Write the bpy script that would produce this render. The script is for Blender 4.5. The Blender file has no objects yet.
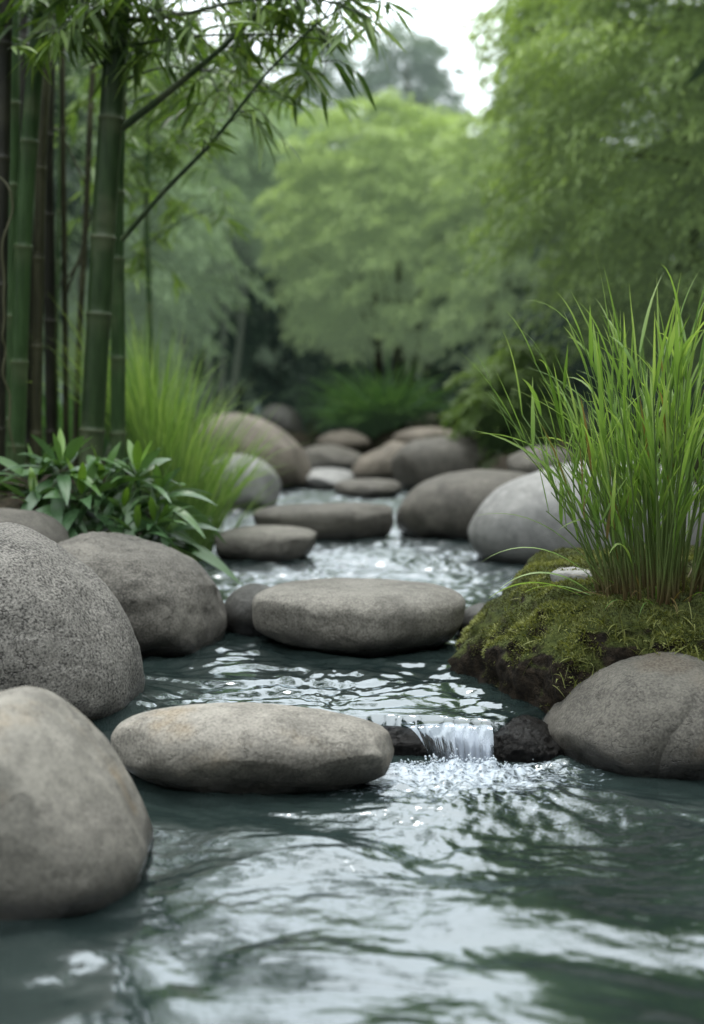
import bpy, bmesh, math, random
import numpy as np
from mathutils import Vector
from mathutils.bvhtree import BVHTree

random.seed(7)
rng = np.random.default_rng(7)
scene = bpy.context.scene
COL = scene.collection

# ------------------------------------------------------------------ camera
F, CX, CY = 1300.0, 352.0, 512.0
HCAM = 0.60
PITCH = math.atan((512 - 390) / F)
cp, sp = math.cos(PITCH), math.sin(PITCH)

def ray(px, py):
    r, u = (px - CX) / F, (CY - py) / F
    return np.array([r, cp + u * sp, -sp + u * cp])

def at_z(px, py, z):
    d = ray(px, py)
    t = (z - HCAM) / d[2]
    return np.array([0, 0, HCAM]) + d * t

def at_y(px, py, y):
    d = ray(px, py)
    t = y / d[1]
    return np.array([0, 0, HCAM]) + d * t

cam_d = bpy.data.cameras.new('camera')
cam = bpy.data.objects.new('camera', cam_d)
COL.objects.link(cam)
cam.location = (0, 0, HCAM)
cam.rotation_euler = (math.pi / 2 - PITCH, 0, 0)
cam_d.sensor_fit = 'VERTICAL'
cam_d.sensor_height = 24
cam_d.lens = 24 * F / 1024
cam_d.clip_start = 0.05
cam_d.clip_end = 600
cam_d.dof.use_dof = True
cam_d.dof.focus_distance = 2.25
cam_d.dof.aperture_fstop = 1.75
scene.camera = cam

# ------------------------------------------------------------------ noise
def _hash(ix, iy, iz, seed):
    h = (ix.astype(np.int64) * 374761393 + iy.astype(np.int64) * 668265263 + iz.astype(np.int64) * 2147483647 + seed * 1274126177) & 0xFFFFFFFF
    h = ((h ^ (h >> 13)) * 1274126177) & 0xFFFFFFFF
    h = ((h ^ (h >> 16)) * 2246822519) & 0xFFFFFFFF
    return h ^ (h >> 15)

_G = np.array([[1,1,0],[-1,1,0],[1,-1,0],[-1,-1,0],[1,0,1],[-1,0,1],[1,0,-1],[-1,0,-1],[0,1,1],[0,-1,1],[0,1,-1],[0,-1,-1],[1,1,0],[-1,1,0],[0,-1,1],[0,-1,-1]], float)

def perlin(P, seed=0):
    P = np.asarray(P, float)
    I = np.floor(P).astype(np.int64)
    Fr = P - I
    U = Fr ** 3 * (Fr * (Fr * 6 - 15) + 10)
    out = 0
    for dx in (0, 1):
        wx = U[:, 0] if dx else 1 - U[:, 0]
        for dy in (0, 1):
            wy = U[:, 1] if dy else 1 - U[:, 1]
            for dz in (0, 1):
                wz = U[:, 2] if dz else 1 - U[:, 2]
                g = _G[_hash(I[:, 0] + dx, I[:, 1] + dy, I[:, 2] + dz, seed) & 15]
                out = out + wx * wy * wz * (g[:, 0] * (Fr[:, 0] - dx) + g[:, 1] * (Fr[:, 1] - dy) + g[:, 2] * (Fr[:, 2] - dz))
    return out

def fbm(P, octv=3, seed=0, gain=0.5):
    a, s, o = 1.0, 1.0, 0
    for k in range(octv):
        o = o + a * perlin(P * s + 13.7 * k, seed + k)
        a *= gain
        s *= 2.03
    return o

def sstep(t):
    t = np.clip(t, 0, 1)
    return t * t * (3 - 2 * t)

# ------------------------------------------------------------------ mesh helpers
def make_mesh(name, verts, faces, smooth=True, attrs=None):
    verts = np.ascontiguousarray(verts, dtype=np.float32)
    faces = np.ascontiguousarray(faces, dtype=np.int32)
    m = bpy.data.meshes.new(name)
    n, k = faces.shape
    m.vertices.add(len(verts))
    m.vertices.foreach_set('co', verts.ravel())
    m.loops.add(n * k)
    m.loops.foreach_set('vertex_index', faces.ravel())
    m.polygons.add(n)
    m.polygons.foreach_set('loop_start', np.arange(0, n * k, k, dtype=np.int32))
    m.polygons.foreach_set('loop_total', np.full(n, k, dtype=np.int32))
    if smooth:
        m.polygons.foreach_set('use_smooth', np.ones(n, dtype=bool))
    for an, av in (attrs or {}).items():
        a = m.attributes.new(an, 'FLOAT', 'POINT')
        a.data.foreach_set('value', np.ascontiguousarray(av, dtype=np.float32))
    m.update(calc_edges=True)
    m.validate()
    return m

def link(name, mesh, mat, parent=None, loc=(0, 0, 0), label=None, cat=None, group=None, kind=None):
    o = bpy.data.objects.new(name, mesh)
    COL.objects.link(o)
    o.location = loc
    if mesh is not None and mat is not None:
        mesh.materials.append(mat)
    if parent is not None:
        o.parent = parent
    if label: o['label'] = label
    if cat: o['category'] = cat
    if group: o['group'] = group
    if kind: o['kind'] = kind
    return o

def empty(name, loc, label, cat, group=None):
    o = link(name, None, None, None, loc, label, cat, group)
    o.empty_display_size = 0.1
    return o

class Soup:
    """collects quad geometry"""
    def __init__(s):
        s.V, s.Fq, s.T, s.n = [], [], [], 0
    def add(s, v, f, t):
        s.V.append(np.asarray(v, float)); s.Fq.append(np.asarray(f, int) + s.n)
        s.T.append(np.broadcast_to(np.asarray(t, float), (len(v),)))
        s.n += len(v)
    def tube(s, pts, rad, seg=10, t=0.5):
        pts = np.asarray(pts, float); rad = np.broadcast_to(np.asarray(rad, float), (len(pts),))
        tan = np.gradient(pts, axis=0)
        tan /= np.linalg.norm(tan, axis=1)[:, None] + 1e-9
        ref = np.array([0.13, 0.98, 0.11])
        if abs(tan.mean(0) @ ref) > 0.9: ref = np.array([1.0, 0.1, 0.05])
        a = np.cross(tan, ref); a /= np.linalg.norm(a, axis=1)[:, None] + 1e-9
        b = np.cross(tan, a)
        th = np.linspace(0, 2 * np.pi, seg, endpoint=False)
        v = pts[:, None, :] + rad[:, None, None] * (np.cos(th)[None, :, None] * a[:, None, :] + np.sin(th)[None, :, None] * b[:, None, :])
        n = len(pts)
        i = np.arange(n - 1)[:, None] * seg; j = np.arange(seg)[None, :]; j2 = (j + 1) % seg
        f = np.stack([i + j, i + j2, i + seg + j2, i + seg + j], -1).reshape(-1, 4)
        tt = np.repeat(np.broadcast_to(np.asarray(t, float), (n,)), seg)
        s.add(v.reshape(-1, 3), f, tt)
    def mesh(s, name, loc=(0, 0, 0), smooth=True):
        v = np.concatenate(s.V) - np.asarray(loc, float)
        return make_mesh(name, v, np.concatenate(s.Fq), smooth, {'tint': np.concatenate(s.T)})

def norm(v):
    return v / (np.linalg.norm(v, axis=-1, keepdims=True) + 1e-9)

def leaves(P, D, L, W, tint, rows=3, droop=0.25, roll=0.5, fold=0.25, seed=1, shape=None):
    """lanceolate leaves: base points P, unit directions D, lengths L, widths W -> verts, quads, tint. rows = quads pairs along"""
    r = np.random.default_rng(seed)
    N = len(P)
    D = norm(D)
    up = np.array([0, 0, 1.0]) + r.normal(0, roll, (N, 3))
    S = norm(np.cross(D, up))
    Nn = norm(np.cross(S, D))
    if rows == 1:      # diamond of a single quad
        a = P; b = P + D * (L * .42)[:, None] + S * (W * .5)[:, None] - Nn * (W * fold)[:, None]
        c = P + D * L[:, None] - np.array([0, 0, 1.0]) * (L * droop)[:, None]
        d = P + D * (L * .42)[:, None] - S * (W * .5)[:, None] - Nn * (W * fold)[:, None]
        V = np.stack([a, b, c, d], 1).reshape(-1, 3)
        Fq = np.arange(4 * N).reshape(-1, 4)
        return V, Fq, np.repeat(tint, 4)
    ts = np.linspace(0, 1, rows + 1)
    prof = shape if shape is not None else np.sin(np.pi * ts ** 0.75) ** 0.8
    prof = np.maximum(prof, 0.03)
    vs = []
    for k, t in enumerate(ts):
        c = P + D * (L * t)[:, None] - np.array([0, 0, 1.0]) * (L * droop * t * t)[:, None]
        h = (W * .5 * prof[k])[:, None]
        vs += [c + S * h + Nn * h * fold, c, c - S * h + Nn * h * fold]
    V = np.stack(vs, 1)
    n = 3 * (rows + 1)
    base = np.arange(N)[:, None, None] * n
    q = []
    for k in range(rows):
        o = 3 * k
        q += [[o, o + 1, o + 4, o + 3], [o + 1, o + 2, o + 5, o + 4]]
    Fq = (base + np.array(q)[None]).reshape(-1, 4)
    return V.reshape(-1, 3), Fq, np.repeat(tint, n)

# ------------------------------------------------------------------ materials
def new_mat(name):
    m = bpy.data.materials.new(name)
    m.use_nodes = True
    nt = m.node_tree
    nt.nodes.clear()
    out = nt.nodes.new('ShaderNodeOutputMaterial')
    return m, nt, out

def N(nt, typ, **kw):
    n = nt.nodes.new(typ)
    for k, v in kw.items():
        if k.startswith('_'):
            setattr(n, k[1:], v)
        else:
            n.inputs[k].default_value = v
    return n

def L(nt, a, b): nt.links.new(a, b)

def ramp(nt, fac, stops):
    r = nt.nodes.new('ShaderNodeValToRGB')
    el = r.color_ramp.elements
    while len(el) < len(stops): el.new(0.5)
    for e, (p, c) in zip(el, stops):
        e.position = p
        e.color = (*c, 1) if len(c) == 3 else c
    L(nt, fac, r.inputs['Fac'])
    return r.outputs['Color']

def mix(nt, fac, a, b, blend='MIX'):
    n = nt.nodes.new('ShaderNodeMix'); n.data_type = 'RGBA'; n.blend_type = blend
    for sock, v in ((n.inputs[0], fac), (n.inputs[6], a), (n.inputs[7], b)):
        if hasattr(v, 'is_output'): L(nt, v, sock)
        elif isinstance(v, (tuple, list)): sock.default_value = (*v, 1) if len(v) == 3 else v
        else: sock.default_value = v
    return n.outputs[2]

def math_n(nt, op, a, b=None, clamp=False):
    n = nt.nodes.new('ShaderNodeMath'); n.operation = op; n.use_clamp = clamp
    for i, v in enumerate((a, b)):
        if v is None: continue
        if hasattr(v, 'is_output'): L(nt, v, n.inputs[i])
        else: n.inputs[i].default_value = v
    return n.outputs[0]

def maprange(nt, v, a, b, c=0.0, d=1.0):
    n = nt.nodes.new('ShaderNodeMapRange'); n.clamp = True
    n.interpolation_type = 'SMOOTHSTEP'
    L(nt, v, n.inputs[0])
    for i, x in enumerate((a, b, c, d)): n.inputs[i + 1].default_value = x
    return n.outputs[0]

def noise(nt, vec, scale, detail=4, rough=0.55, dist=0.0):
    n = N(nt, 'ShaderNodeTexNoise', Scale=scale, Detail=detail, Roughness=rough, Distortion=dist)
    L(nt, vec, n.inputs['Vector'])
    return n.outputs['Fac']

def coords(nt, off=(0, 0, 0), scale=(1, 1, 1)):
    tc = nt.nodes.new('ShaderNodeNewGeometry')
    mp = N(nt, 'ShaderNodeMapping')
    mp.inputs['Location'].default_value = off
    mp.inputs['Scale'].default_value = scale
    L(nt, tc.outputs['Position'], mp.inputs['Vector'])
    return mp.outputs['Vector']

def foliage_mat(name, stops, trans=0.35, rough=0.5, haze_glow=None, spec=0.3):
    """leaf material, tint attribute picks the colour; haze = airlight painted as a constant glow on the leaves"""
    m, nt, out = new_mat(name)
    at = nt.nodes.new('ShaderNodeAttribute'); at.attribute_name = 'tint'
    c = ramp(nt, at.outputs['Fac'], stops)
    p = N(nt, 'ShaderNodeBsdfPrincipled', Roughness=rough)
    p.inputs['Specular IOR Level'].default_value = spec
    L(nt, c, p.inputs['Base Color'])
    tr = N(nt, 'ShaderNodeBsdfTranslucent')
    L(nt, mix(nt, 1.0, c, (1.25, 1.3, 0.6), 'MULTIPLY'), tr.inputs['Color'])
    mx = N(nt, 'ShaderNodeMixShader', Fac=trans)
    L(nt, p.outputs[0], mx.inputs[1]); L(nt, tr.outputs[0], mx.inputs[2])
    res = mx.outputs[0]
    if haze_glow:
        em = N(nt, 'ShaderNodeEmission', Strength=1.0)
        em.inputs['Color'].default_value = (*haze_glow, 1)
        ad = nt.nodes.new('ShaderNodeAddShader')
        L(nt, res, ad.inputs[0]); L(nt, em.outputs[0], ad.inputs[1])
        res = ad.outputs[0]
    L(nt, res, out.inputs['Surface'])
    return m

def rock_mat(name, light, dark, wet_z=0.05, speckle=0.35, grain=0.5, warm=None, seed=0, rough=0.78, wet_h=0.06):
    m, nt, out = new_mat(name)
    v = coords(nt, (seed * 3.17, seed * 1.71, seed * 0.93))
    big = noise(nt, v, 5.0, 5, 0.6)
    mid = noise(nt, v, 26.0, 5, 0.65)
    fine = noise(nt, v, 230.0, 2, 0.5)
    vo = N(nt, 'ShaderNodeTexVoronoi', Scale=280.0, Randomness=1.0)
    L(nt, v, vo.inputs['Vector'])
    c = mix(nt, maprange(nt, big, 0.34, 0.68), dark, light)
    mlt = tuple(x * 1.18 for x in light)
    c = mix(nt, math_n(nt, 'MULTIPLY', maprange(nt, mid, 0.45, 0.75), 0.55), c, mlt)
    c = mix(nt, math_n(nt, 'MULTIPLY', maprange(nt, mid, 0.5, 0.28), 0.5), c, tuple(x * 0.6 for x in dark))
    if warm:
        wn = noise(nt, coords(nt, (seed + 5, 2, 1)), 7.0, 4, 0.6)
        c = mix(nt, math_n(nt, 'MULTIPLY', maprange(nt, wn, 0.5, 0.68), 0.6), c, warm)
    # mineral grains
    c = mix(nt, math_n(nt, 'MULTIPLY', maprange(nt, fine, 0.40, 0.72), speckle), c, tuple(min(1, x * 1.75) for x in light))
    c = mix(nt, math_n(nt, 'MULTIPLY', maprange(nt, fine, 0.47, 0.30), speckle), c, tuple(x * 0.35 for x in dark))
    c = mix(nt, math_n(nt, 'MULTIPLY', maprange(nt, vo.outputs['Distance'], 0.22, 0.05), speckle * 0.8), c, tuple(x * 0.5 for x in dark))
    lich = noise(nt, coords(nt, (seed * 1.3 + 4, seed * 2.1, 3)), 9.0, 6, 0.75)
    c = mix(nt, math_n(nt, 'MULTIPLY', maprange(nt, lich, 0.56, 0.64), 0.35), c, tuple(min(1, x * 1.55) for x in light))
    stain = noise(nt, coords(nt, (seed * 2.3, seed + 8, 1), (1, 1, .35)), 6.0, 5, 0.7)
    c = mix(nt, math_n(nt, 'MULTIPLY', maprange(nt, stain, 0.54, 0.66), 0.5), c, tuple(x * 0.55 for x in dark))
    ck = N(nt, 'ShaderNodeTexVoronoi', Scale=4.5, Randomness=1.0); ck.feature = 'DISTANCE_TO_EDGE'
    L(nt, mix(nt, 0.22, v, N(nt, 'ShaderNodeTexNoise', Scale=6.0, Detail=5.0).outputs['Color']), ck.inputs['Vector'])
    crk = math_n(nt, 'MULTIPLY', maprange(nt, ck.outputs['Distance'], 0.012, 0.0), maprange(nt, noise(nt, v, 3.5, 2), 0.52, 0.62))
    c = mix(nt, math_n(nt, 'MULTIPLY', crk, 0.55), c, tuple(x * 0.4 for x in dark))
    # damp band just above the waterline
    g = nt.nodes.new('ShaderNodeNewGeometry')
    sx = nt.nodes.new('ShaderNodeSeparateXYZ'); L(nt, g.outputs['Position'], sx.inputs[0])
    zz = math_n(nt, 'ADD', sx.outputs['Z'], math_n(nt, 'MULTIPLY', math_n(nt, 'SUBTRACT', noise(nt, v, 9.0, 3), 0.5), 0.05))
    wet = maprange(nt, zz, wet_z + wet_h, wet_z + 0.004)
    c = mix(nt, math_n(nt, 'MULTIPLY', wet, 0.85), c, tuple(x * 0.22 for x in dark))
    p = N(nt, 'ShaderNodeBsdfPrincipled')
    L(nt, c, p.inputs['Base Color'])
    rr = nt.nodes.new('ShaderNodeMapRange'); L(nt, wet, rr.inputs[0])
    rr.inputs[3].default_value = rough; rr.inputs[4].default_value = 0.2
    L(nt, rr.outputs[0], p.inputs['Roughness'])
    p.inputs['Specular IOR Level'].default_value = 0.35 if max(light) > .05 else 0.15
    pit = N(nt, 'ShaderNodeTexVoronoi', Scale=38.0, Randomness=1.0); L(nt, mix(nt, 0.12, v, mid), pit.inputs['Vector'])
    pits = math_n(nt, 'MULTIPLY', maprange(nt, pit.outputs['Distance'], 0.0, 0.32), maprange(nt, noise(nt, v, 11.0, 3), 0.62, 0.5, 0.0, 1.0))
    gr = N(nt, 'ShaderNodeTexVoronoi', Scale=310.0, Randomness=1.0); L(nt, mix(nt, 0.03, v, fine), gr.inputs['Vector'])
    soft = noise(nt, v, 19.0, 3, 0.5)
    h = math_n(nt, 'ADD', math_n(nt, 'ADD', math_n(nt, 'MULTIPLY', soft, 0.9), math_n(nt, 'MULTIPLY', gr.outputs['Distance'], 0.26 * speckle + .03)), math_n(nt, 'SUBTRACT', math_n(nt, 'MULTIPLY', pits, 0.35), math_n(nt, 'MULTIPLY', crk, 0.3)))
    b = N(nt, 'ShaderNodeBump', Strength=min(1, grain * 1.05), Distance=0.010)
    L(nt, h, b.inputs['Height']); L(nt, b.outputs[0], p.inputs['Normal'])
    L(nt, p.outputs[0], out.inputs['Surface'])
    return m

def simple_mat(name, c0, c1, scale=20, rough=0.8, bump=0.4, dist=0.01, spec=0.2, aniso=(1, 1, 1)):
    m, nt, out = new_mat(name)
    v = coords(nt, (0, 0, 0), aniso)
    n = noise(nt, v, scale, 6, 0.65)
    p = N(nt, 'ShaderNodeBsdfPrincipled', Roughness=rough)
    p.inputs['Specular IOR Level'].default_value = spec
    L(nt, mix(nt, maprange(nt, n, 0.3, 0.7), c0, c1), p.inputs['Base Color'])
    b = N(nt, 'ShaderNodeBump', Strength=bump, Distance=dist)
    L(nt, n, b.inputs['Height']); L(nt, b.outputs[0], p.inputs['Normal'])
    L(nt, p.outputs[0], out.inputs['Surface'])
    return m

# ------------------------------------------------------------------ world and light
world = bpy.data.worlds.new('World'); scene.world = world
world.use_nodes = True
wt = world.node_tree; wt.nodes.clear()
wo = wt.nodes.new('ShaderNodeOutputWorld')
bg = wt.nodes.new('ShaderNodeBackground'); bg.inputs['Strength'].default_value = 0.1
sky = wt.nodes.new('ShaderNodeTexSky'); sky.sky_type = 'NISHITA'; sky.sun_disc = False
SUN_EL, SUN_ROT = math.radians(64), math.radians(-20)
sky.sun_elevation = SUN_EL; sky.sun_rotation = SUN_ROT
sky.air_density = 1.0; sky.dust_density = 3.0; sky.ozone_density = 1.0
hs = wt.nodes.new('ShaderNodeHueSaturation'); hs.inputs['Saturation'].default_value = 0.45
wt.links.new(sky.outputs[0], hs.inputs['Color'])
# overcast deck: brighter overhead than at the horizon
tc = wt.nodes.new('ShaderNodeTexCoord'); sx = wt.nodes.new('ShaderNodeSeparateXYZ')
wt.links.new(tc.outputs['Generated'], sx.inputs[0])
cl = wt.nodes.new('ShaderNodeValToRGB')
cl.color_ramp.elements[0].position = 0.0; cl.color_ramp.elements[0].color = (0.72, 0.78, 0.81, 1)
cl.color_ramp.elements[1].position = 1.0; cl.color_ramp.elements[1].color = (1.85, 1.96, 2.02, 1)
e = cl.color_ramp.elements.new(0.3); e.color = (1.22, 1.32, 1.39, 1)
wt.links.new(sx.outputs['Z'], cl.inputs['Fac'])
sc = wt.nodes.new('ShaderNodeVectorMath'); sc.operation = 'SCALE'; sc.inputs['Scale'].default_value = 23.0
wt.links.new(cl.outputs['Color'], sc.inputs[0])
mxw = wt.nodes.new('ShaderNodeMix'); mxw.data_type = 'RGBA'; mxw.inputs[0].default_value = 0.85
wt.links.new(hs.outputs[0], mxw.inputs[6]); wt.links.new(sc.outputs[0], mxw.inputs[7])
wt.links.new(mxw.outputs[2], bg.inputs['Color'])
wt.links.new(bg.outputs[0], wo.inputs['Surface'])

sun_d = bpy.data.lights.new('sun', 'SUN'); sun = bpy.data.objects.new('sun', sun_d); COL.objects.link(sun)
sun_d.energy = 1.5; sun_d.angle = math.radians(14); sun_d.color = (1.0, 0.97, 0.92)
sdir = Vector((math.sin(SUN_ROT) * math.cos(SUN_EL), math.cos(SUN_ROT) * math.cos(SUN_EL), math.sin(SUN_EL)))
sun.rotation_euler = sdir.to_track_quat('Z', 'Y').to_euler()
scene.view_settings.view_transform = 'Standard'
scene.view_settings.look = 'None'
scene.view_settings.exposure = 0
scene.cycles.max_bounces = 8
scene.cycles.transparent_max_bounces = 12
scene.cycles.use_denoising = True
scene.cycles.caustics_reflective = False
scene.cycles.caustics_refractive = False
scene.cycles.sample_clamp_indirect = 4

# ------------------------------------------------------------------ ground and water
ZUP = 0.05
_yk = [0, 1.5, 2.2, 3, 4, 5, 6, 7, 8.5, 9.5, 10.6]
_lk = [-1.6, -0.80, -0.66, -0.62, -0.52, -0.55, -0.52, -0.46, -0.42, -0.34, -0.05]
_rk = [2.2, 1.6, 1.3, 1.1, 0.95, 0.78, 0.6, 0.48, 0.32, 0.12, -0.05]
def ground_z(x, y):
    l = np.interp(y, _yk, _lk); r = np.interp(y, _yk, _rk)
    hl = np.interp(y, [0, 2.4, 3.2, 4.2, 6, 10], [.12, .2, .33, .36, .3, .25])
    hr = np.interp(y, [0, 2.4, 4, 6, 10], [.15, .2, .25, .25, .25])
    P = np.stack([x, y, np.zeros_like(x)], -1)
    wob = 0.12 * perlin(P * 1.7, 3)
    dl, dr = l - x + wob, x - r + wob
    rise = np.maximum(sstep(dl / 0.42 + .35) * (hl + .28), sstep(dr / 0.5 + .35) * (hr + .28))
    far = sstep((y - 9.7) / 1.0) * (0.16 + .28) + sstep((y - 11) / 25) * 0.35
    z = -0.28 + np.maximum(rise, far)
    bank = sstep((z + .05) / .2)
    return z + bank * (0.05 * fbm(P * 1.3, 3, 11) + 0.018 * fbm(P * 7, 3, 17)) + 0.2 * sstep((np.abs(x) - 3) / 20)

def gz(x, y): return float(ground_z(np.array([x]), np.array([y]))[0])

def axis(a, b, step, lo, hi, g=1.13):
    c = list(np.arange(a, b + 1e-6, step)); s = step; v = b
    while v < hi: s *= g; v += s; c.append(v)
    s = step; v = a
    while v > lo: s *= g; v -= s; c.insert(0, v)
    return np.array(c)

def grid_mesh(name, X, Y, Z, attrs=None):
    nr, nc = X.shape
    idx = np.arange(nr * nc).reshape(nr, nc)
    f = np.stack([idx[:-1, :-1], idx[:-1, 1:], idx[1:, 1:], idx[1:, :-1]], -1).reshape(-1, 4)
    return make_mesh(name, np.stack([X, Y, Z], -1).reshape(-1, 3), f, True, attrs)

gx = axis(-2.6, 2.6, 0.035, -260, 260); gy = axis(0, 12.5, 0.045, -120, 320)
GX, GY = np.meshgrid(gx, gy)
GZ = ground_z(GX.ravel(), GY.ravel()).reshape(GX.shape)
m_soil, nt, out = new_mat('soil')
v = coords(nt)
n1 = noise(nt, v, 3.0, 6, 0.65); n2 = noise(nt, v, 40.0, 5, 0.7)
c = mix(nt, maprange(nt, n2, 0.35, 0.7), (0.018, 0.014, 0.010), (0.055, 0.042, 0.028))
c = mix(nt, maprange(nt, n1, 0.45, 0.65), c, (0.022, 0.034, 0.012))
p = N(nt, 'ShaderNodeBsdfPrincipled', Roughness=0.9); p.inputs['Specular IOR Level'].default_value = 0.15
L(nt, c, p.inputs['Base Color'])
b = N(nt, 'ShaderNodeBump', Strength=0.8, Distance=0.02); L(nt, n2, b.inputs['Height']); L(nt, b.outputs[0], p.inputs['Normal'])
L(nt, p.outputs[0], out.inputs['Surface'])
link('ground', grid_mesh('ground', GX, GY, GZ), m_soil, kind='structure')

# water : one sheet, lower pool in front, upper reach behind the small fall
FALL_Y = 2.115
def water_level(x, y):
    side = sstep((np.abs(x - 0.14) - 0.10) / 0.25)
    w = 0.012 + 0.21 * side
    Q = np.stack([x, 0 * x, 0 * x + .5], -1)
    y = y + .022 * perlin(Q * 13, 61) + .007 * perlin(Q * 45, 62)
    y0 = FALL_Y + 0.022 + np.where(x < .14, -.17, .12) * side
    return ZUP * sstep((y - y0) / w + 0.5 * side)

def water_z(x, y):
    P = np.stack([x, y, np.zeros_like(x)], -1)
    z = water_level(x, y)
    upper = sstep((y - 2.05) / 0.25)
    far = sstep((y - 2.9) / 1.0)
    r = np.hypot(x - 0.16, (y - 2.03))
    near_fall = np.exp(-(r / 0.22) ** 2) * (1 - sstep((y - 2.05) / 0.04))
    chop = np.exp(-(r / 0.62) ** 2) * (1 - upper)
    # warped coordinates give the lazy curling shapes of the pool
    wx = perlin(P * 4.0 + 3.1, 21) * 0.10; wy = perlin(P * 4.0 + 7.7, 22) * 0.10
    Q = np.stack([x + wx, y + wy, np.zeros_like(x)], -1)
    S = lambda fx, fy, slope, sd: slope / (1.4 * max(fx, fy)) * perlin(Q * np.array([fx, fy, 1.0]) + sd * 1.37, sd)
    pool = 1 - upper
    z = z + pool * (S(3.0, 4.0, .07, 31) + S(6.0, 8, .13, 32) + S(14, 19, .055, 37) + (0.06 + 1.55 * chop) * S(24, 42, .13, 33) + 0.5 * chop * S(60, 85, .30, 34))
    z = z + near_fall * (S(22, 26, .42, 35) + S(60, 60, .5, 36) + .004)
    mid = upper * (1 - far)
    z = z + mid * (S(6, 11, .12, 41) + S(17, 30, .31, 42) + S(50, 90, .26, 43))
    z = z + far * (S(5, 9, .16, 51) + S(15, 24, .32, 52) + S(32, 50, .60, 53))
    return z, near_fall, chop, far

ys = [0.35]
while ys[-1] < 11.0: ys.append(ys[-1] * 1.0033)
us = np.linspace(-1, 1, 780); us = np.sign(us) * (0.36 * np.abs(us) + 1.0 * np.abs(us) ** 5)
WY = np.repeat(np.array(ys)[:, None], len(us), 1)
WX = us[None, :] * (WY + 0.25)
z, nf, chop, farw = water_z(WX.ravel(), WY.ravel())
m_water, nt, out = new_mat('water')
v = coords(nt)
a_f = nt.nodes.new('ShaderNodeAttribute'); a_f.attribute_name = 'foam'
a_r = nt.nodes.new('ShaderNodeAttribute'); a_r.attribute_name = 'rough'
deep = N(nt, 'ShaderNodeBsdfDiffuse'); 
cc = mix(nt, maprange(nt, noise(nt, v, 2.2, 3), 0.35, 0.65), (0.010, 0.017, 0.0165), (0.022, 0.034, 0.031))
L(nt, cc, deep.inputs['Color'])
gl = N(nt, 'ShaderNodeBsdfGlossy', Roughness=0.015); a_b = nt.nodes.new('ShaderNodeAttribute'); a_b.attribute_name = 'blur'; L(nt, a_b.outputs['Fac'], gl.inputs['Roughness']); gl.inputs['Color'].default_value = (0.92, 0.97, 1.0, 1)
bmp = N(nt, 'ShaderNodeBump', Strength=0.35, Distance=0.004)
v2 = coords(nt, (0, 0, 0), (1, 1.8, 1))
L(nt, math_n(nt, 'MULTIPLY', noise(nt, v2, 45.0, 3, 0.6), a_r.outputs['Fac']), bmp.inputs['Height'])
L(nt, bmp.outputs[0], gl.inputs['Normal'])
fr = N(nt, 'ShaderNodeFresnel', IOR=2.35); L(nt, bmp.outputs[0], fr.inputs['Normal'])
ws = nt.nodes.new('ShaderNodeMixShader')
L(nt, fr.outputs[0], ws.inputs[0]); L(nt, deep.outputs[0], ws.inputs[1]); L(nt, gl.outputs[0], ws.inputs[2])
foam = N(nt, 'ShaderNodeBsdfPrincipled', Roughness=0.5); foam.inputs['Base Color'].default_value = (0.40, 0.45, 0.50, 1)
fn = noise(nt, coords(nt, (0, 0, 0), (1, 1.5, 1)), 55.0, 6, 0.72, 0.6)
fm = maprange(nt, math_n(nt, 'ADD', fn, math_n(nt, 'MULTIPLY', a_f.outputs['Fac'], 0.42)), 0.78, 1.0)
fs = nt.nodes.new('ShaderNodeMixShader')
L(nt, fm, fs.inputs[0]); L(nt, ws.outputs[0], fs.inputs[1]); L(nt, foam.outputs[0], fs.inputs[2])
L(nt, fs.outputs[0], out.inputs['Surface'])
foam_a = np.clip(0.85 * nf + 0.28 * chop + 0.42 * farw, 0, 1.2)
rough_a = np.clip(0.25 + chop + 0.6 * farw, 0, 1.2)
link('water', grid_mesh('water', WX, WY, z.reshape(WX.shape), {'foam': foam_a, 'rough': rough_a, 'blur': 0.015 + 0.20 * farw + 0.03 * sstep((WY.ravel() - 2.1) / .4)}), m_water, kind='structure')

# ------------------------------------------------------------------ rocks
_ico = {}
def ico(n):
    if n not in _ico:
        bm = bmesh.new(); bmesh.ops.create_icosphere(bm, subdivisions=n, radius=1.0)
        V = np.array([v.co[:] for v in bm.verts]); Fc = np.array([[v.index for v in f.verts] for f in bm.faces])
        bm.free(); _ico[n] = (V, Fc)
    return _ico[n]

def rough_up(V, c, size, amp, seed, fine=0.12):
    U = (V - c) / size
    r = np.random.default_rng(seed + 300)
    for _ in range(7):          # worn flat faces
        n = norm(r.normal(0, 1, 3) * [1, 1, .8])
        sup = (U @ n).max()
        d = sup * r.uniform(.84, .96)
        ex = np.maximum(0, U @ n - d)
        U = U - (ex * .6)[:, None] * n
    V = c + U * size
    nrm = norm(U)
    d = amp * fbm(U * 1.3 + seed * 7.3, 3, seed, 0.45) + amp * fine * fbm(U * 6 + seed, 3, seed + 50, 0.55)
    # soft dents
    d = d - amp * 0.5 * np.maximum(0, perlin(U * 2.1 + 3.3 * seed, seed + 9) - .15)
    return V + nrm * (d * size)[:, None]

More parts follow.
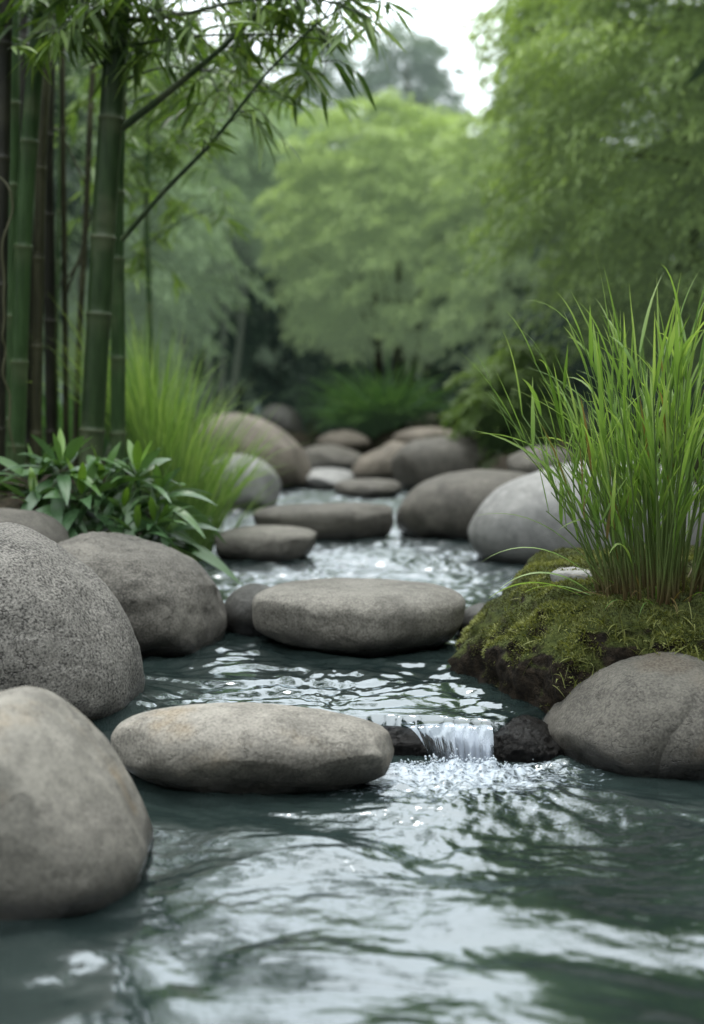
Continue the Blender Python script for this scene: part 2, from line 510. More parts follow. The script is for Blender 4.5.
def slab(x0, x1, yb, yf, zw, ztop, mat, label, seed, sub=5, pe=0.62, ze=0.85, amp=0.05, name='stepping_stone', cat='stone', group=None, zc=0.52, tilt=0.0, under=0.035, plan=0.12, pl=1.05):
    pcx = (x0 + x1) / 2
    yF = at_z(pcx, yf, zw)[1]; yB = at_z(pcx, yb, ztop * 0.9 + zw * .1)[1]
    b = max((yB - yF) / 1.84, 0.05); cy = yB - b
    pm = (yb + yf) / 2
    xa, xb = at_y(x0, pm, cy)[0], at_y(x1, pm, cy)[0]
    a, cx = (xb - xa) / 2, (xa + xb) / 2
    Z = zw + zc * (ztop - zw)
    V, Fc = ico(sub)
    rho = np.hypot(V[:, 0], V[:, 1]); th = np.arctan2(V[:, 1], V[:, 0])
    rr = np.where(V[:, 2] > 0, rho ** pe, rho ** (pe + (pl - pe) * np.clip(-V[:, 2] * 3, 0, 1)))
    pn = 1 + plan * perlin(np.stack([np.cos(th) * 1.2, np.sin(th) * 1.2, np.full_like(th, seed * 3.1)], -1), seed)
    X = cx + a * rr * np.cos(th) * pn; Y = cy + b * rr * np.sin(th) * pn
    s = np.sign(V[:, 2]) * np.abs(V[:, 2]) ** ze
    Zz = np.where(s > 0, Z + s * (ztop - Z), Z + s * (Z - zw + under))
    Zz = Zz + tilt * (X - cx) * np.clip(s + .6, 0, 1)
    P = np.stack([X, Y, Zz], -1)
    size = min(a, b) * .9
    c = np.array([cx, cy, Z])
    P = rough_up(P, c, size, amp, seed)
    P[:, 0] = cx - a + (P[:, 0] - P[:, 0].min()) * (2 * a / np.ptp(P[:, 0]))
    base = np.array([cx, cy, zw])
    return link(name, make_mesh(name, P - base, Fc), mat, None, tuple(base), label, cat, group)

def boulder(outline, zw, D, mat, label, seed, sub=5, e=0.85, e2=0.9, amp=0.05, front=None, name='boulder', cat='boulder', group=None, centre=None, yc=None, fine=0.12):
    o = np.array(outline, float)
    if yc is None:
        bot = o[o[:, 1].argmax()] if front is None else front
        yc = at_z(bot[0], bot[1], zw)[1] + D * 0.82
    W = np.array([at_y(a, b, yc) for a, b in o])[:, [0, 2]]
    c = np.array([(W[:, 0].min() + W[:, 0].max()) / 2, (W[:, 1].min() + W[:, 1].max()) / 2]) if centre is None else at_y(*centre, yc)[[0, 2]]
    # close the outline with a smooth spline sampled densely (Catmull-Rom)
    pts = []
    n = len(W)
    for i in range(n):
        p0, p1, p2, p3 = W[i - 1], W[i], W[(i + 1) % n], W[(i + 2) % n]
        for t in np.linspace(0, 1, 16, endpoint=False):
            pts.append(.5 * (2 * p1 + (p2 - p0) * t + (2 * p0 - 5 * p1 + 4 * p2 - p3) * t * t + (3 * p1 - p0 - 3 * p2 + p3) * t ** 3))
    pts = np.array(pts) - c
    th = np.arctan2(pts[:, 1], pts[:, 0]); r = np.hypot(pts[:, 0], pts[:, 1])
    k = np.argsort(th); th, r = th[k], r[k]
    th = np.concatenate([th - 2 * np.pi, th, th + 2 * np.pi]); r = np.concatenate([r, r, r])
    V, Fc = ico(sub)
    ang = np.arctan2(V[:, 2], V[:, 0])
    rad = np.interp(ang, th, r) * np.hypot(V[:, 0], V[:, 2]) ** e
    P = np.stack([c[0] + rad * np.cos(ang), yc + D * np.sign(V[:, 1]) * np.abs(V[:, 1]) ** e2, c[1] + rad * np.sin(ang)], -1)
    size = float(np.median(r))
    P = rough_up(P, np.array([c[0], yc, c[1]]), size, amp, seed, fine)
    lo, hi = (pts + c).min(0), (pts + c).max(0)
    P[:, 0] = lo[0] + (P[:, 0] - P[:, 0].min()) * ((hi[0] - lo[0]) / np.ptp(P[:, 0]))
    P[:, 2] = lo[1] + (P[:, 2] - P[:, 2].min()) * ((hi[1] - lo[1]) / np.ptp(P[:, 2]))
    base = np.array([c[0], yc, zw])
    return link(name, make_mesh(name, P - base, Fc), mat, None, tuple(base), label, cat, group)

G1, G1d = (0.25, 0.235, 0.205), (0.15, 0.14, 0.122)
R_smooth = rock_mat('rock_smooth_grey', (0.245, 0.230, 0.196), (0.14, 0.131, 0.112), 0.0, .25, .6, (0.22, 0.16, 0.09), 1)
R_speck = rock_mat('rock_speckled', (0.235, 0.222, 0.198), (0.105, 0.099, 0.088), 0.03, .8, 1.0, None, 2)
R_grey = rock_mat('rock_grey', (0.19, 0.176, 0.15), (0.10, 0.093, 0.08), 0.05, .4, .9, None, 3)
R_step = rock_mat('rock_stepping', (0.285, 0.265, 0.228), (0.17, 0.158, 0.134), 0.0, .3, .7, (0.24, 0.18, 0.105), 4)
R_step2 = rock_mat('rock_stepping_far', (0.225, 0.21, 0.18), (0.135, 0.125, 0.105), 0.05, .4, .7, None, 5)
R_dark = rock_mat('rock_dark', (0.085, 0.082, 0.072), (0.045, 0.043, 0.038), 0.05, .3, .5, None, 6, 0.6)
R_brown = rock_mat('rock_brown', (0.175, 0.15, 0.118), (0.10, 0.085, 0.066), 0.05, .25, .3, None, 7)
R_light = rock_mat('rock_light', (0.27, 0.265, 0.25), (0.18, 0.178, 0.168), 0.05, .2, .25, None, 8)
R_umber = rock_mat('rock_umber', (0.125, 0.115, 0.096), (0.07, 0.064, 0.053), 0.05, .3, .4, None, 9)
R_wet = rock_mat('rock_wet', (0.022, 0.019, 0.015), (0.008, 0.007, 0.006), 0.03, .3, .9, None, 10, 0.45)
R_right = rock_mat('rock_right', (0.128, 0.119, 0.100), (0.07, 0.065, 0.055), 0.0, .4, .6, (0.10, 0.075, 0.05), 11)

# near left
boulder([(-90, 760), (-40, 712), (10, 694), (50, 708), (95, 752), (135, 800), (150, 838), (148, 868), (128, 890), (100, 905), (60, 930), (-40, 950), (-100, 880)], 0.0, 0.20, R_smooth,
        'smooth pale grey-brown boulder in the lower left corner, closest to the camera', 1, 6, e=.8, e2=.8, amp=.04, front=(60, 915), fine=.06)
boulder([(-120, 640), (-80, 560), (-20, 525), (30, 535), (75, 565), (112, 605), (136, 650), (141, 690), (128, 715), (95, 745), (40, 770), (-60, 780), (-120, 730)], 0.02, 0.24, R_speck,
        'rough granular speckled grey boulder at the left edge above the smooth one', 2, 6, e=.82, amp=.04, front=(90, 742), fine=.3)
boulder([(46, 548), (75, 536), (115, 532), (160, 543), (198, 566), (218, 592), (225, 622), (215, 642), (180, 656), (120, 665), (60, 668), (20, 640), (28, 580)], ZUP, 0.22, R_grey,
        'round matte grey boulder under the broad leaved plants on the left bank', 3, 6, e=.72, amp=.085, front=(150, 657), fine=.2)
boulder([(-60, 540), (-20, 512), (20, 510), (50, 520), (70, 545), (60, 575), (-50, 580)], 0.15, 0.18, R_umber,
        'dark brown rock low behind the speckled boulder at the left edge', 4, 5, yc=3.0)
# stepping stones
slab(111, 394, 699, 799, 0.0, 0.115, R_step, 'largest flat pale stepping stone, in the pool beside the little waterfall', 5, 6, pe=.78, ze=1.06, amp=.04, zc=.50, tilt=-0.05, under=.03, plan=.10, pl=1.25, group='stepping stones across the stream')
slab(253, 467, 577, 656, ZUP, 0.175, R_step2, 'oval flat topped stepping stone mid stream, second from the front', 8, 6, pe=.55, ze=.72, amp=.04, zc=.6, pl=1.0, tilt=-.02, group='stepping stones across the stream')
slab(216, 317, 526, 563, ZUP, 0.15, R_step2, 'flat grey stepping stone beside the leafy left bank', 9, 5, pe=.5, ze=.8, zc=.6, group='stepping stones across the stream')
slab(253, 394, 504, 542, ZUP, 0.175, R_umber, 'long low dark stepping stone behind the oval one', 12, 5, pe=.55, ze=.8, zc=.62, tilt=.03, group='stepping stones across the stream')
slab(334, 402, 478, 498, ZUP, 0.13, R_umber, 'small flat dark stepping stone far upstream in open water', 13, 5, pe=.55, zc=.4, group='stepping stones across the stream')
slab(303, 354, 467, 490, ZUP, 0.14, R_light, 'small pale flat stepping stone furthest upstream', 14, 5, pe=.55, zc=.4, group='stepping stones across the stream')
# small dark stones beside the middle step
boulder([(224, 606), (236, 590), (256, 584), (275, 592), (284, 620), (270, 640), (235, 640), (222, 625)], ZUP, 0.08, R_dark,
        'small round dark stone tucked against the left end of the oval stepping stone', 15, 5, front=(245, 636), name='rock', cat='rock')
boulder([(455, 622), (468, 608), (484, 604), (498, 614), (500, 632), (480, 642), (458, 638)], ZUP, 0.06, R_dark,
        'small wet dark stone between the oval stepping stone and the mossy mound', 16, 5, front=(480, 636), name='rock', cat='rock')
# right side upstream
boulder([(468, 530), (478, 504), (500, 486), (540, 472), (585, 462), (640, 462), (690, 480), (715, 520), (700, 565), (620, 582), (540, 578), (498, 566), (475, 550)], ZUP, 0.26, R_light,
        'large pale egg shaped boulder behind the tall grass', 17, 6, amp=.02, front=(520, 567), e=.8)
boulder([(396, 518), (408, 496), (430, 480), (465, 471), (500, 470), (535, 476), (545, 500), (530, 530), (490, 545), (440, 545), (405, 536)], ZUP, 0.24, R_umber,
        'dark brown-grey boulder beside the pale egg shaped one', 18, 5, amp=.03, front=(450, 541))
boulder([(391, 466), (398, 450), (415, 440), (450, 436), (480, 440), (500, 460), (490, 486), (440, 494), (402, 490)], ZUP, 0.27, R_umber,
        'blocky dark rounded boulder upstream on the right', 19, 5, amp=.03, front=(430, 491), e=.75)
boulder([(350, 472), (362, 456), (385, 446), (408, 446), (420, 460), (412, 478), (375, 484), (352, 482)], ZUP, 0.22, R_brown,
        'taupe rock leaning against the blocky dark boulder', 20, 5, front=(375, 480))
boulder([(508, 462), (525, 450), (548, 446), (575, 454), (585, 475), (560, 490), (520, 484)], 0.18, 0.2, R_umber,
        'grey rock half hidden between the low bush and the tall grass', 21, 5, yc=5.6)
boulder([(672, 575), (690, 556), (720, 552), (745, 575), (740, 625), (690, 630)], 0.1, 0.15, R_grey,
        'grey rock behind the grass clump at the right edge', 22, 5, yc=3.15)
# left side upstream
boulder([(192, 440), (205, 420), (232, 413), (262, 420), (290, 438), (308, 462), (310, 478), (298, 490), (270, 496), (220, 496), (190, 480)], ZUP, 0.3, R_brown,
        'big tan-brown egg shaped boulder past the left bank', 23, 6, amp=.02, front=(290, 491))
boulder([(198, 478), (212, 460), (235, 454), (260, 460), (277, 476), (281, 493), (272, 508), (240, 518), (205, 516), (192, 500)], ZUP, 0.2, R_light,
        'pale round boulder in front of the brown one', 24, 5, amp=.02, front=(258, 511))
boulder([(296, 462), (306, 449), (325, 444), (350, 448), (368, 458), (366, 470), (330, 475), (300, 474)], ZUP, 0.3, R_umber,
        'low dark rock across the stream behind the pale stepping stone', 25, 5, front=(330, 469), name='rock', cat='rock')
boulder([(256, 425), (264, 410), (280, 404), (296, 411), (303, 428), (296, 442), (262, 442)], 0.22, 0.2, R_dark,
        'round dark purple-grey rock under the dark trees', 26, 5, yc=10.6, name='rock', cat='rock')
for k, (o, mt, lb, yy) in enumerate([
    ([(316, 444), (326, 433), (345, 430), (362, 435), (370, 446), (340, 452)], R_brown, 'small brown rock at the far end of the stream, in front of the fern', 9.9),
    ([(392, 438), (405, 430), (430, 427), (456, 431), (470, 442), (440, 452), (400, 450)], R_brown, 'low taupe slab above the blocky dark boulder', 9.2),
    ([(440, 425), (452, 414), (475, 412), (490, 424), (486, 440), (450, 440)], R_umber, 'far dim rock below the trees right of the fern', 11.0),
    ([(378, 452), (390, 442), (404, 442), (410, 452), (398, 460), (382, 459)], R_brown, 'tiny tan rock between the taupe rock and the low slab', 9.0)]):
    boulder(o, gz(*at_y(o[0][0] + 20, o[0][1], yy)[:2]), 0.2, mt, lb, 30 + k, 4, yc=yy, name='rock', cat='rock')
# right foreground pair
boulder([(540, 742), (552, 715), (580, 685), (615, 660), (655, 650), (700, 655), (740, 690), (735, 770), (640, 785), (560, 775)], 0.0, 0.20, R_right,
        'dark grey boulder with a brown crest rising from the pool below the moss', 40, 6, amp=.04, front=(575, 770), fine=.2)
boulder([(600, 760), (606, 722), (628, 694), (665, 674), (710, 664), (770, 680), (800, 730), (790, 790), (690, 800), (620, 785)], 0.0, 0.16, R_right,
        'front dark grey boulder at the right edge, overlapping the brown crested one', 41, 6, amp=.03, front=(660, 775), fine=.2)
# ledge and wet rocks at the little fall
boulder([(360, 742), (374, 727), (398, 723), (416, 726), (436, 732), (470, 733), (500, 733), (512, 748), (500, 772), (400, 775), (366, 765)], 0.0, 0.075, R_wet,
        'black wet ledge the little waterfall spills over', 42, 6, e=.82, e2=.7, amp=.10, yc=2.165, fine=.4, name='rock', cat='rock')
boulder([(484, 752), (488, 736), (500, 727), (515, 720), (535, 720), (550, 730), (564, 742), (564, 772), (500, 772)], 0.0, 0.09, R_wet,
        'small black wet rock at the foot of the mossy mound beside the fall', 43, 6, yc=2.15, name='rock', cat='rock', amp=.12, fine=.35)

# ------------------------------------------------------------------ little waterfall
fall = empty('waterfall', (0.18, FALL_Y, 0.0), 'little white waterfall spilling over the black ledge beside the mossy mound', 'waterfall')
xl, xr = at_y(402, 735, FALL_Y)[0], at_y(491, 735, FALL_Y)[0]
nu, nv = 170, 60
U, T = np.meshgrid(np.linspace(0, 1, nu), np.linspace(0, 1, nv))
x = xl + (xr - xl) * U
wob_ = perlin(np.stack([U.ravel() * 5, 0 * U.ravel(), 0 * U.ravel() + 2.2], -1), 15).reshape(U.shape)
lip = FALL_Y + 0.010 - 0.02 * U + 0.012 * wob_
# over the rounded lip, then a falling parabola
drop = np.clip((T - .12) / .88, 0, 1)
yy = lip + 0.018 * (1 - np.clip(T / .12, 0, 1)) - 0.052 * drop ** .75
zz = ZUP - 0.001 + 0.004 * wob_ - (0.072 + .01 * wob_) * drop ** 1.7 - 0.006 * sstep((.35 - U) / .35) * (1 - drop)
flow = np.stack([x.ravel() * 75 + 4 * (1 - U.ravel()) * T.ravel() * .6, T.ravel() * 1.1, 0 * x.ravel()], -1)
st = perlin(flow, 5).reshape(x.shape)
st2 = perlin(flow * np.array([2.9, 1.6, 1]) + 5, 6).reshape(x.shape)
yy = yy - (0.007 * st + 0.0015 * st2) * drop ** .5
x = x + 0.055 * drop ** .8 * (1 - U) ** 1.3
edge = np.minimum(U * 3.5 + .25 * wob_, (1 - U) * 14)
m_fall, nt, out = new_mat('falling_water')
a_s = nt.nodes.new('ShaderNodeAttribute'); a_s.attribute_name = 'streak'
di = N(nt, 'ShaderNodeBsdfPrincipled', Roughness=0.25); di.inputs['Base Color'].default_value = (0.42, 0.47, 0.55, 1)
gls = N(nt, 'ShaderNodeBsdfGlossy', Roughness=0.06); gls.inputs['Color'].default_value = (0.42, 0.47, 0.52, 1)
tp = N(nt, 'ShaderNodeBsdfTransparent')
m1 = N(nt, 'ShaderNodeMixShader', Fac=0.72); L(nt, gls.outputs[0], m1.inputs[1]); L(nt, tp.outputs[0], m1.inputs[2])
m2 = nt.nodes.new('ShaderNodeMixShader')
L(nt, a_s.outputs['Fac'], m2.inputs[0]); L(nt, m1.outputs[0], m2.inputs[1]); L(nt, di.outputs[0], m2.inputs[2])
L(nt, m2.outputs[0], out.inputs['Surface'])
streak = np.clip((0.20 + 0.75 * st + 0.35 * st2 + .22 * drop) * np.clip(drop * 2.0, 0, 1) * np.clip(edge, 0, 1), 0, 0.6) * (.25 + .75 * sstep((U - .12) / .5))
fm_ = grid_mesh('sheet', x - 0.18, yy - FALL_Y, zz, {'streak': streak.ravel()})
link('sheet', fm_, m_fall, fall)
# splash: bubbles and droplets at the foot
sp_ = Soup()
V0, F0 = ico(1)
sp_V, sp_F, cnt = [], [], 0
for k in range(350):
    a = random.random()
    cx_ = xl + (xr - xl) * (a * 1.1) + random.gauss(0, 0.02); cy_ = 2.062 - abs(random.gauss(0, 0.045))
    rr = random.choice([.0009, .0012, .0015, .002, .0026]) * random.uniform(.6, 1.1)
    dd = 2.07 - cy_
    hz = abs(random.gauss(0, 0.009)) * math.exp(-dd / .05) + random.uniform(-.001, .002)
    sp_V.append(V0 * rr + np.array([cx_ - 0.18, cy_ - FALL_Y, hz + float(water_z(np.array([cx_]), np.array([cy_]))[0][0])])); sp_F.append(F0 + cnt); cnt += len(V0)
m_drop, nt, out = new_mat('splash_drops')
p = N(nt, 'ShaderNodeBsdfPrincipled', Roughness=0.15); p.inputs['Base Color'].default_value = (0.5, 0.55, 0.6, 1)
L(nt, p.outputs[0], out.inputs['Surface'])
spo = link('splash', make_mesh('splash', np.concatenate(sp_V), np.concatenate(sp_F)), m_drop, fall)
spo['kind'] = 'stuff'

# ------------------------------------------------------------------ mossy mound
m_mound, nt, out = new_mat('mossy_earth')
v = coords(nt)
n1 = noise(nt, v, 14.0, 6, 0.7); n2 = noise(nt, v, 70.0, 5, 0.7)
soil = mix(nt, maprange(nt, n2, 0.35, 0.68), (0.008, 0.006, 0.004), (0.038, 0.028, 0.018))
moss = mix(nt, maprange(nt, n2, 0.3, 0.7), (0.025, 0.035, 0.008), (0.085, 0.10, 0.025))
g = nt.nodes.new('ShaderNodeNewGeometry'); sx = nt.nodes.new('ShaderNodeSeparateXYZ'); L(nt, g.outputs['Normal'], sx.inputs[0])
mk = maprange(nt, math_n(nt, 'ADD', sx.outputs['Z'], math_n(nt, 'MULTIPLY', math_n(nt, 'SUBTRACT', n1, 0.5), 1.3)), 0.35, 0.6)
p = N(nt, 'ShaderNodeBsdfPrincipled', Roughness=0.9); p.inputs['Specular IOR Level'].default_value = 0.2
L(nt, mix(nt, mk, soil, moss), p.inputs['Base Color'])
b = N(nt, 'ShaderNodeBump', Strength=1.0, Distance=0.012); L(nt, n2, b.inputs['Height']); L(nt, b.outputs[0], p.inputs['Normal'])
L(nt, p.outputs[0], out.inputs['Surface'])
mound = boulder([(444, 676), (450, 646), (470, 618), (505, 590), (535, 566), (570, 556), (640, 552), (720, 552), (800, 575), (850, 650), (830, 760), (680, 780), (560, 775), (505, 752), (475, 722), (456, 698)], ZUP * .5, 0.47, m_mound,
        'dark earth mound covered in green moss, holding the tall grass clump', 50, 6, e=.72, e2=.72, amp=.085, yc=2.60, name='mossy_mound', cat='mound', fine=.7)
mm = mound.data
co = np.empty(len(mm.vertices) * 3); mm.vertices.foreach_get('co', co); co = co.reshape(-1, 3) + np.array(mound.location)
nm = np.empty(len(mm.vertices) * 3); mm.vertices.foreach_get('normal', nm); nm = nm.reshape(-1, 3)
tri = np.empty(len(mm.polygons) * 3, dtype=np.int32); mm.polygons.foreach_get('vertices', tri); tri = tri.reshape(-1, 3)
bvh = BVHTree.FromPolygons([tuple(p_) for p_ in co], [tuple(int(i) for i in t) for t in tri])
def mound_z(x, y):
    h = bvh.ray_cast(Vector((x, y, 2)), Vector((0, 0, -1)))
    return h[0].z if h[0] is not None else 0.1
A, B, C_ = co[tri[:, 0]], co[tri[:, 1]], co[tri[:, 2]]
area = np.linalg.norm(np.cross(B - A, C_ - A), axis=1)
fnz = nm[tri].mean(1)
cen = (A + B + C_) / 3
wgt = area * np.clip((fnz[:, 2] + .9 * fbm(cen * 14, 3, 77) - .22) * 2.5, 0, 1) * (cen[:, 1] < 2.95) * (cen[:, 2] > 0.03)
NM = 100000
k = rng.choice(len(tri), NM, p=wgt / wgt.sum())
u1, u2 = rng.random(NM), rng.random(NM); fl = u1 + u2 > 1; u1[fl] = 1 - u1[fl]; u2[fl] = 1 - u2[fl]
P = A[k] + (B - A)[k] * u1[:, None] + (C_ - A)[k] * u2[:, None]
D = norm(fnz[k] + rng.normal(0, .75, (NM, 3)) + np.array([0, 0, .25]))
patch = fbm(P * 9, 3, 81)
Lm = rng.uniform(.003, .008, NM) * (1 + .8 * np.clip(patch, -.5, .8))
tint = np.clip(.45 + .9 * patch + rng.normal(0, .16, NM), 0, 1)
sp_ = Soup(); sp_.add(*leaves(P - D * .001, D, Lm, Lm * .32, tint, rows=1, droop=.1, seed=3))
# grass sprigs sprouting from the moss
for (px, py, n_, l_) in [(575, 648, 26, .06), (598, 640, 20, .07), (560, 662, 22, .05), (620, 640, 26, .06), (660, 640, 24, .06), (690, 630, 26, .07), (540, 640, 16, .035), (500, 630, 14, .03), (640, 655, 20, .05), (520, 600, 14, .035), (588, 668, 18, .04)]:
    h = bvh.ray_cast(Vector((0, 0, HCAM)), Vector(ray(px, py)))
    if h[0] is None: continue
    bP = np.array(h[0]) + np.concatenate([rng.normal(0, .016, (n_, 2)), np.zeros((n_, 1))], 1)
    bP[:, 2] = [mound_z(q[0], q[1]) - .002 for q in bP]
    bD = rng.normal(0, .55, (n_, 3)) + np.array([0, -.15, .8])
    sp_.add(*leaves(bP, bD, rng.uniform(.5, 1.1, n_) * l_, rng.uniform(.0018, .003, n_), rng.uniform(.4, .9, n_), rows=4, droop=.45, seed=int(px), shape=np.array([.7, 1, .9, .6, .05])))
M_moss = foliage_mat('moss_leaf', [(0, (0.016, 0.016, 0.005)), (.35, (0.075, 0.078, 0.022)), (.65, (0.16, 0.175, 0.050)), (1, (0.26, 0.27, 0.09))], .25, .6)
mo = link('moss', sp_.mesh('moss', mound.location), M_moss, mound); mo['kind'] = 'stuff'

hs_ = bvh.ray_cast(Vector((0, 0, HCAM)), Vector(ray(573, 581)))[0]
slab(550, 594, 567, 584, hs_.z - .012, hs_.z + .014, R_light, 'small pale grey stone set in the moss in front of the grass', 52, 5, pe=.6, name='rock', cat='rock', amp=.12, under=.04)

# ------------------------------------------------------------------ tall grass clump on the mound
M_blade = foliage_mat('grass_blade', [(0, (0.20, 0.145, 0.06)), (.03, (0.18, 0.14, 0.055)), (.07, (0.05, 0.095, 0.016)), (.4, (0.11, 0.20, 0.045)), (.75, (0.20, 0.32, 0.085)), (1, (0.32, 0.43, 0.15))], .42, .4, spec=.4)
m_stem, nt, out = new_mat('grass_stem')
at = nt.nodes.new('ShaderNodeAttribute'); at.attribute_name = 'tint'
cs = ramp(nt, at.outputs['Fac'], [(0, (0.09, 0.05, 0.022)), (.06, (0.12, 0.10, 0.04)), (.15, (0.12, 0.17, 0.045)), (1, (0.14, 0.24, 0.06))])
p = N(nt, 'ShaderNodeBsdfPrincipled', Roughness=0.5); L(nt, cs, p.inputs['Base Color'])
L(nt, p.outputs[0], out.inputs['Surface'])

def arc_blades(P, D, Ln, W, curl, tint, rows=10, seed=0):
    """long blades: start along D and bend over under their own weight; curl 0..2"""
    r = np.random.default_rng(seed)
    n = len(P); D = norm(D)
    hor = D.copy(); hor[:, 2] = 0; hor = norm(hor + r.normal(0, .05, (n, 3)) * [1, 1, 0])
    S = norm(np.cross(D, np.array([0, 0, 1.0]) + r.normal(0, .05, (n, 3))))
    tw = r.normal(0, .7, n)
    pos = P.copy(); d = D.copy(); vs = []
    for kx in range(rows + 1):
        t = kx / rows
        w = W * .5 * max(.04, min(1, .45 + 2.2 * t) * (1 - max(0, (t - .35) / .65) ** 1.6))
        side = norm(S * np.cos(tw * t)[:, None] + np.cross(d, S) * np.sin(tw * t)[:, None])
        vs += [pos - side * w[:, None], pos + np.cross(d, side) * (w * .3)[:, None], pos + side * w[:, None]]
        d = norm(d + (hor * .35 - np.array([0, 0, 1.0]) * .85) * (curl * (0.25 + 1.6 * t) / rows)[:, None])
        pos = pos + d * (Ln / rows)[:, None]
    V = np.stack(vs, 1); m = 3 * (rows + 1)
    q = []
    for kx in range(rows):
        o = 3 * kx; q += [[o, o + 1, o + 4, o + 3], [o + 1, o + 2, o + 5, o + 4]]
    Fq = (np.arange(n)[:, None, None] * m + np.array(q)[None]).reshape(-1, 4)
    tt = np.clip(tint[:, None] + np.repeat(np.linspace(-.18, .22, rows + 1), 3)[None], 0, 1)
    return V.reshape(-1, 3), Fq, tt.ravel()

gb = np.array(bvh.ray_cast(Vector((0, 0, HCAM)), Vector(ray(662, 588)))[0])
clump = empty('grass_clump', tuple(gb), 'tall bright green reedy grass clump growing on the mossy mound', 'grass')
st_, bl_ = Soup(), Soup()
ns = 150
r_ = np.random.default_rng(12)
for i in range(ns):
    a, q = r_.uniform(0, 2 * np.pi), math.sqrt(r_.uniform(0, 1))
    ox, oy = .115 * q * math.cos(a), .085 * q * math.sin(a)
    x0, y0 = gb[0] + ox, gb[1] + oy
    z0 = mound_z(x0, y0) - .01
    lean = np.array([ox / .115 * .10 + r_.normal(0, .065), oy / .085 * .11 + r_.normal(0, .08), 1.0])
    h = r_.uniform(.17, .49) * (1 - .12 * q)
    ts = np.linspace(0, 1, 9)
    dl = norm(lean); bend = np.array([ox, oy, 0]) * r_.uniform(.3, 1.2)
    pts = np.array([x0, y0, z0]) + dl * (h * ts)[:, None] + bend * (ts ** 2)[:, None]
    st_.tube(pts, np.linspace(.0024, .0010, 9), 5, ts * h / .5)
    nl = r_.integers(4, 8)
    for f in np.linspace(.5, 1.0, nl) + r_.normal(0, .06, nl):
        f = min(max(f, .15), 1.0)
        ii = f * 8; i0 = min(int(ii), 7)
        bp = pts[i0] + (pts[i0 + 1] - pts[i0]) * (ii - i0)
        aa = math.atan2(oy, ox) + r_.normal(0, 1.2)
        sprd = r_.uniform(.1, .6) * (1.15 - .6 * f)
        dd = dl + np.array([math.cos(aa), math.sin(aa), 0]) * sprd
        ln = r_.uniform(.07, .19)
        bl_.add(*arc_blades(bp[None], dd[None], np.array([ln]), np.array([r_.choice([.003, .004, .005, .0065, .008])]), np.array([abs(r_.normal(.45, .6))]), np.array([-1.0 if r_.random() < .025 else np.clip(r_.normal(.70, .17), .22, .98)]), 8, i * 7 + int(100 * f)))
for i in range(45):     # old straw around the foot
    a = r_.uniform(0, 2 * np.pi); q = r_.uniform(.5, 1.15)
    x0, y0 = gb[0] + .115 * q * math.cos(a), gb[1] + .085 * q * math.sin(a)
    bl_.add(*arc_blades(np.array([[x0, y0, mound_z(x0, y0)]]), np.array([[math.cos(a) * r_.uniform(.3, 1.4), math.sin(a) * r_.uniform(.3, 1.4), r_.uniform(.3, 1)]]), np.array([r_.uniform(.03, .11)]), np.array([.003]), np.array([r_.uniform(.5, 2.2)]), np.array([-1.0 if r_.random() < .7 else .4]), 6, 900 + i))
# outer blades that arch over to the side
for (px, py, lx, lz, ln, cu) in [(610, 590, -.55, .8, .30, 1.4), (600, 585, -.7, .7, .24, 1.8), (615, 560, -.5, .9, .36, 1.0), (590, 600, -.9, .5, .20, 1.6), (598, 598, -.8, .7, .20, 2.0), (620, 520, -.6, .75, .34, .9), (640, 480, -.5, .9, .30, .9),
                                 (660, 560, .3, .8, .22, 2.4), (640, 570, -.3, .8, .2, 2.4), (690, 550, .5, .8, .25, 1.8), (650, 540, .35, .8, .2, 2.2), (600, 600, -.7, .35, .16, 1.2), (625, 470, -.65, .62, .27, .45), (690, 500, .5, .9, .3, 1.0), (630, 430, -.35, .9, .27, .25), (655, 430, .1, 1, .28, .1), (640, 420, -.12, 1, .24, .1), (668, 420, .22, 1, .25, .2), (690, 440, .3, 1, .28, .3)]:
    bp = at_y(px, py, gb[1] - .05 + r_.uniform(0, .06))
    bl_.add(*arc_blades(bp[None], np.array([[lx, r_.normal(0, .15), lz]]), np.array([ln]), np.array([.0085]), np.array([cu]), np.array([r_.uniform(.55, .8)]), 12, int(px + py)))
link('stem', st_.mesh('stem', gb), m_stem, clump)
link('foliage', bl_.mesh('foliage', gb), M_blade, clump)

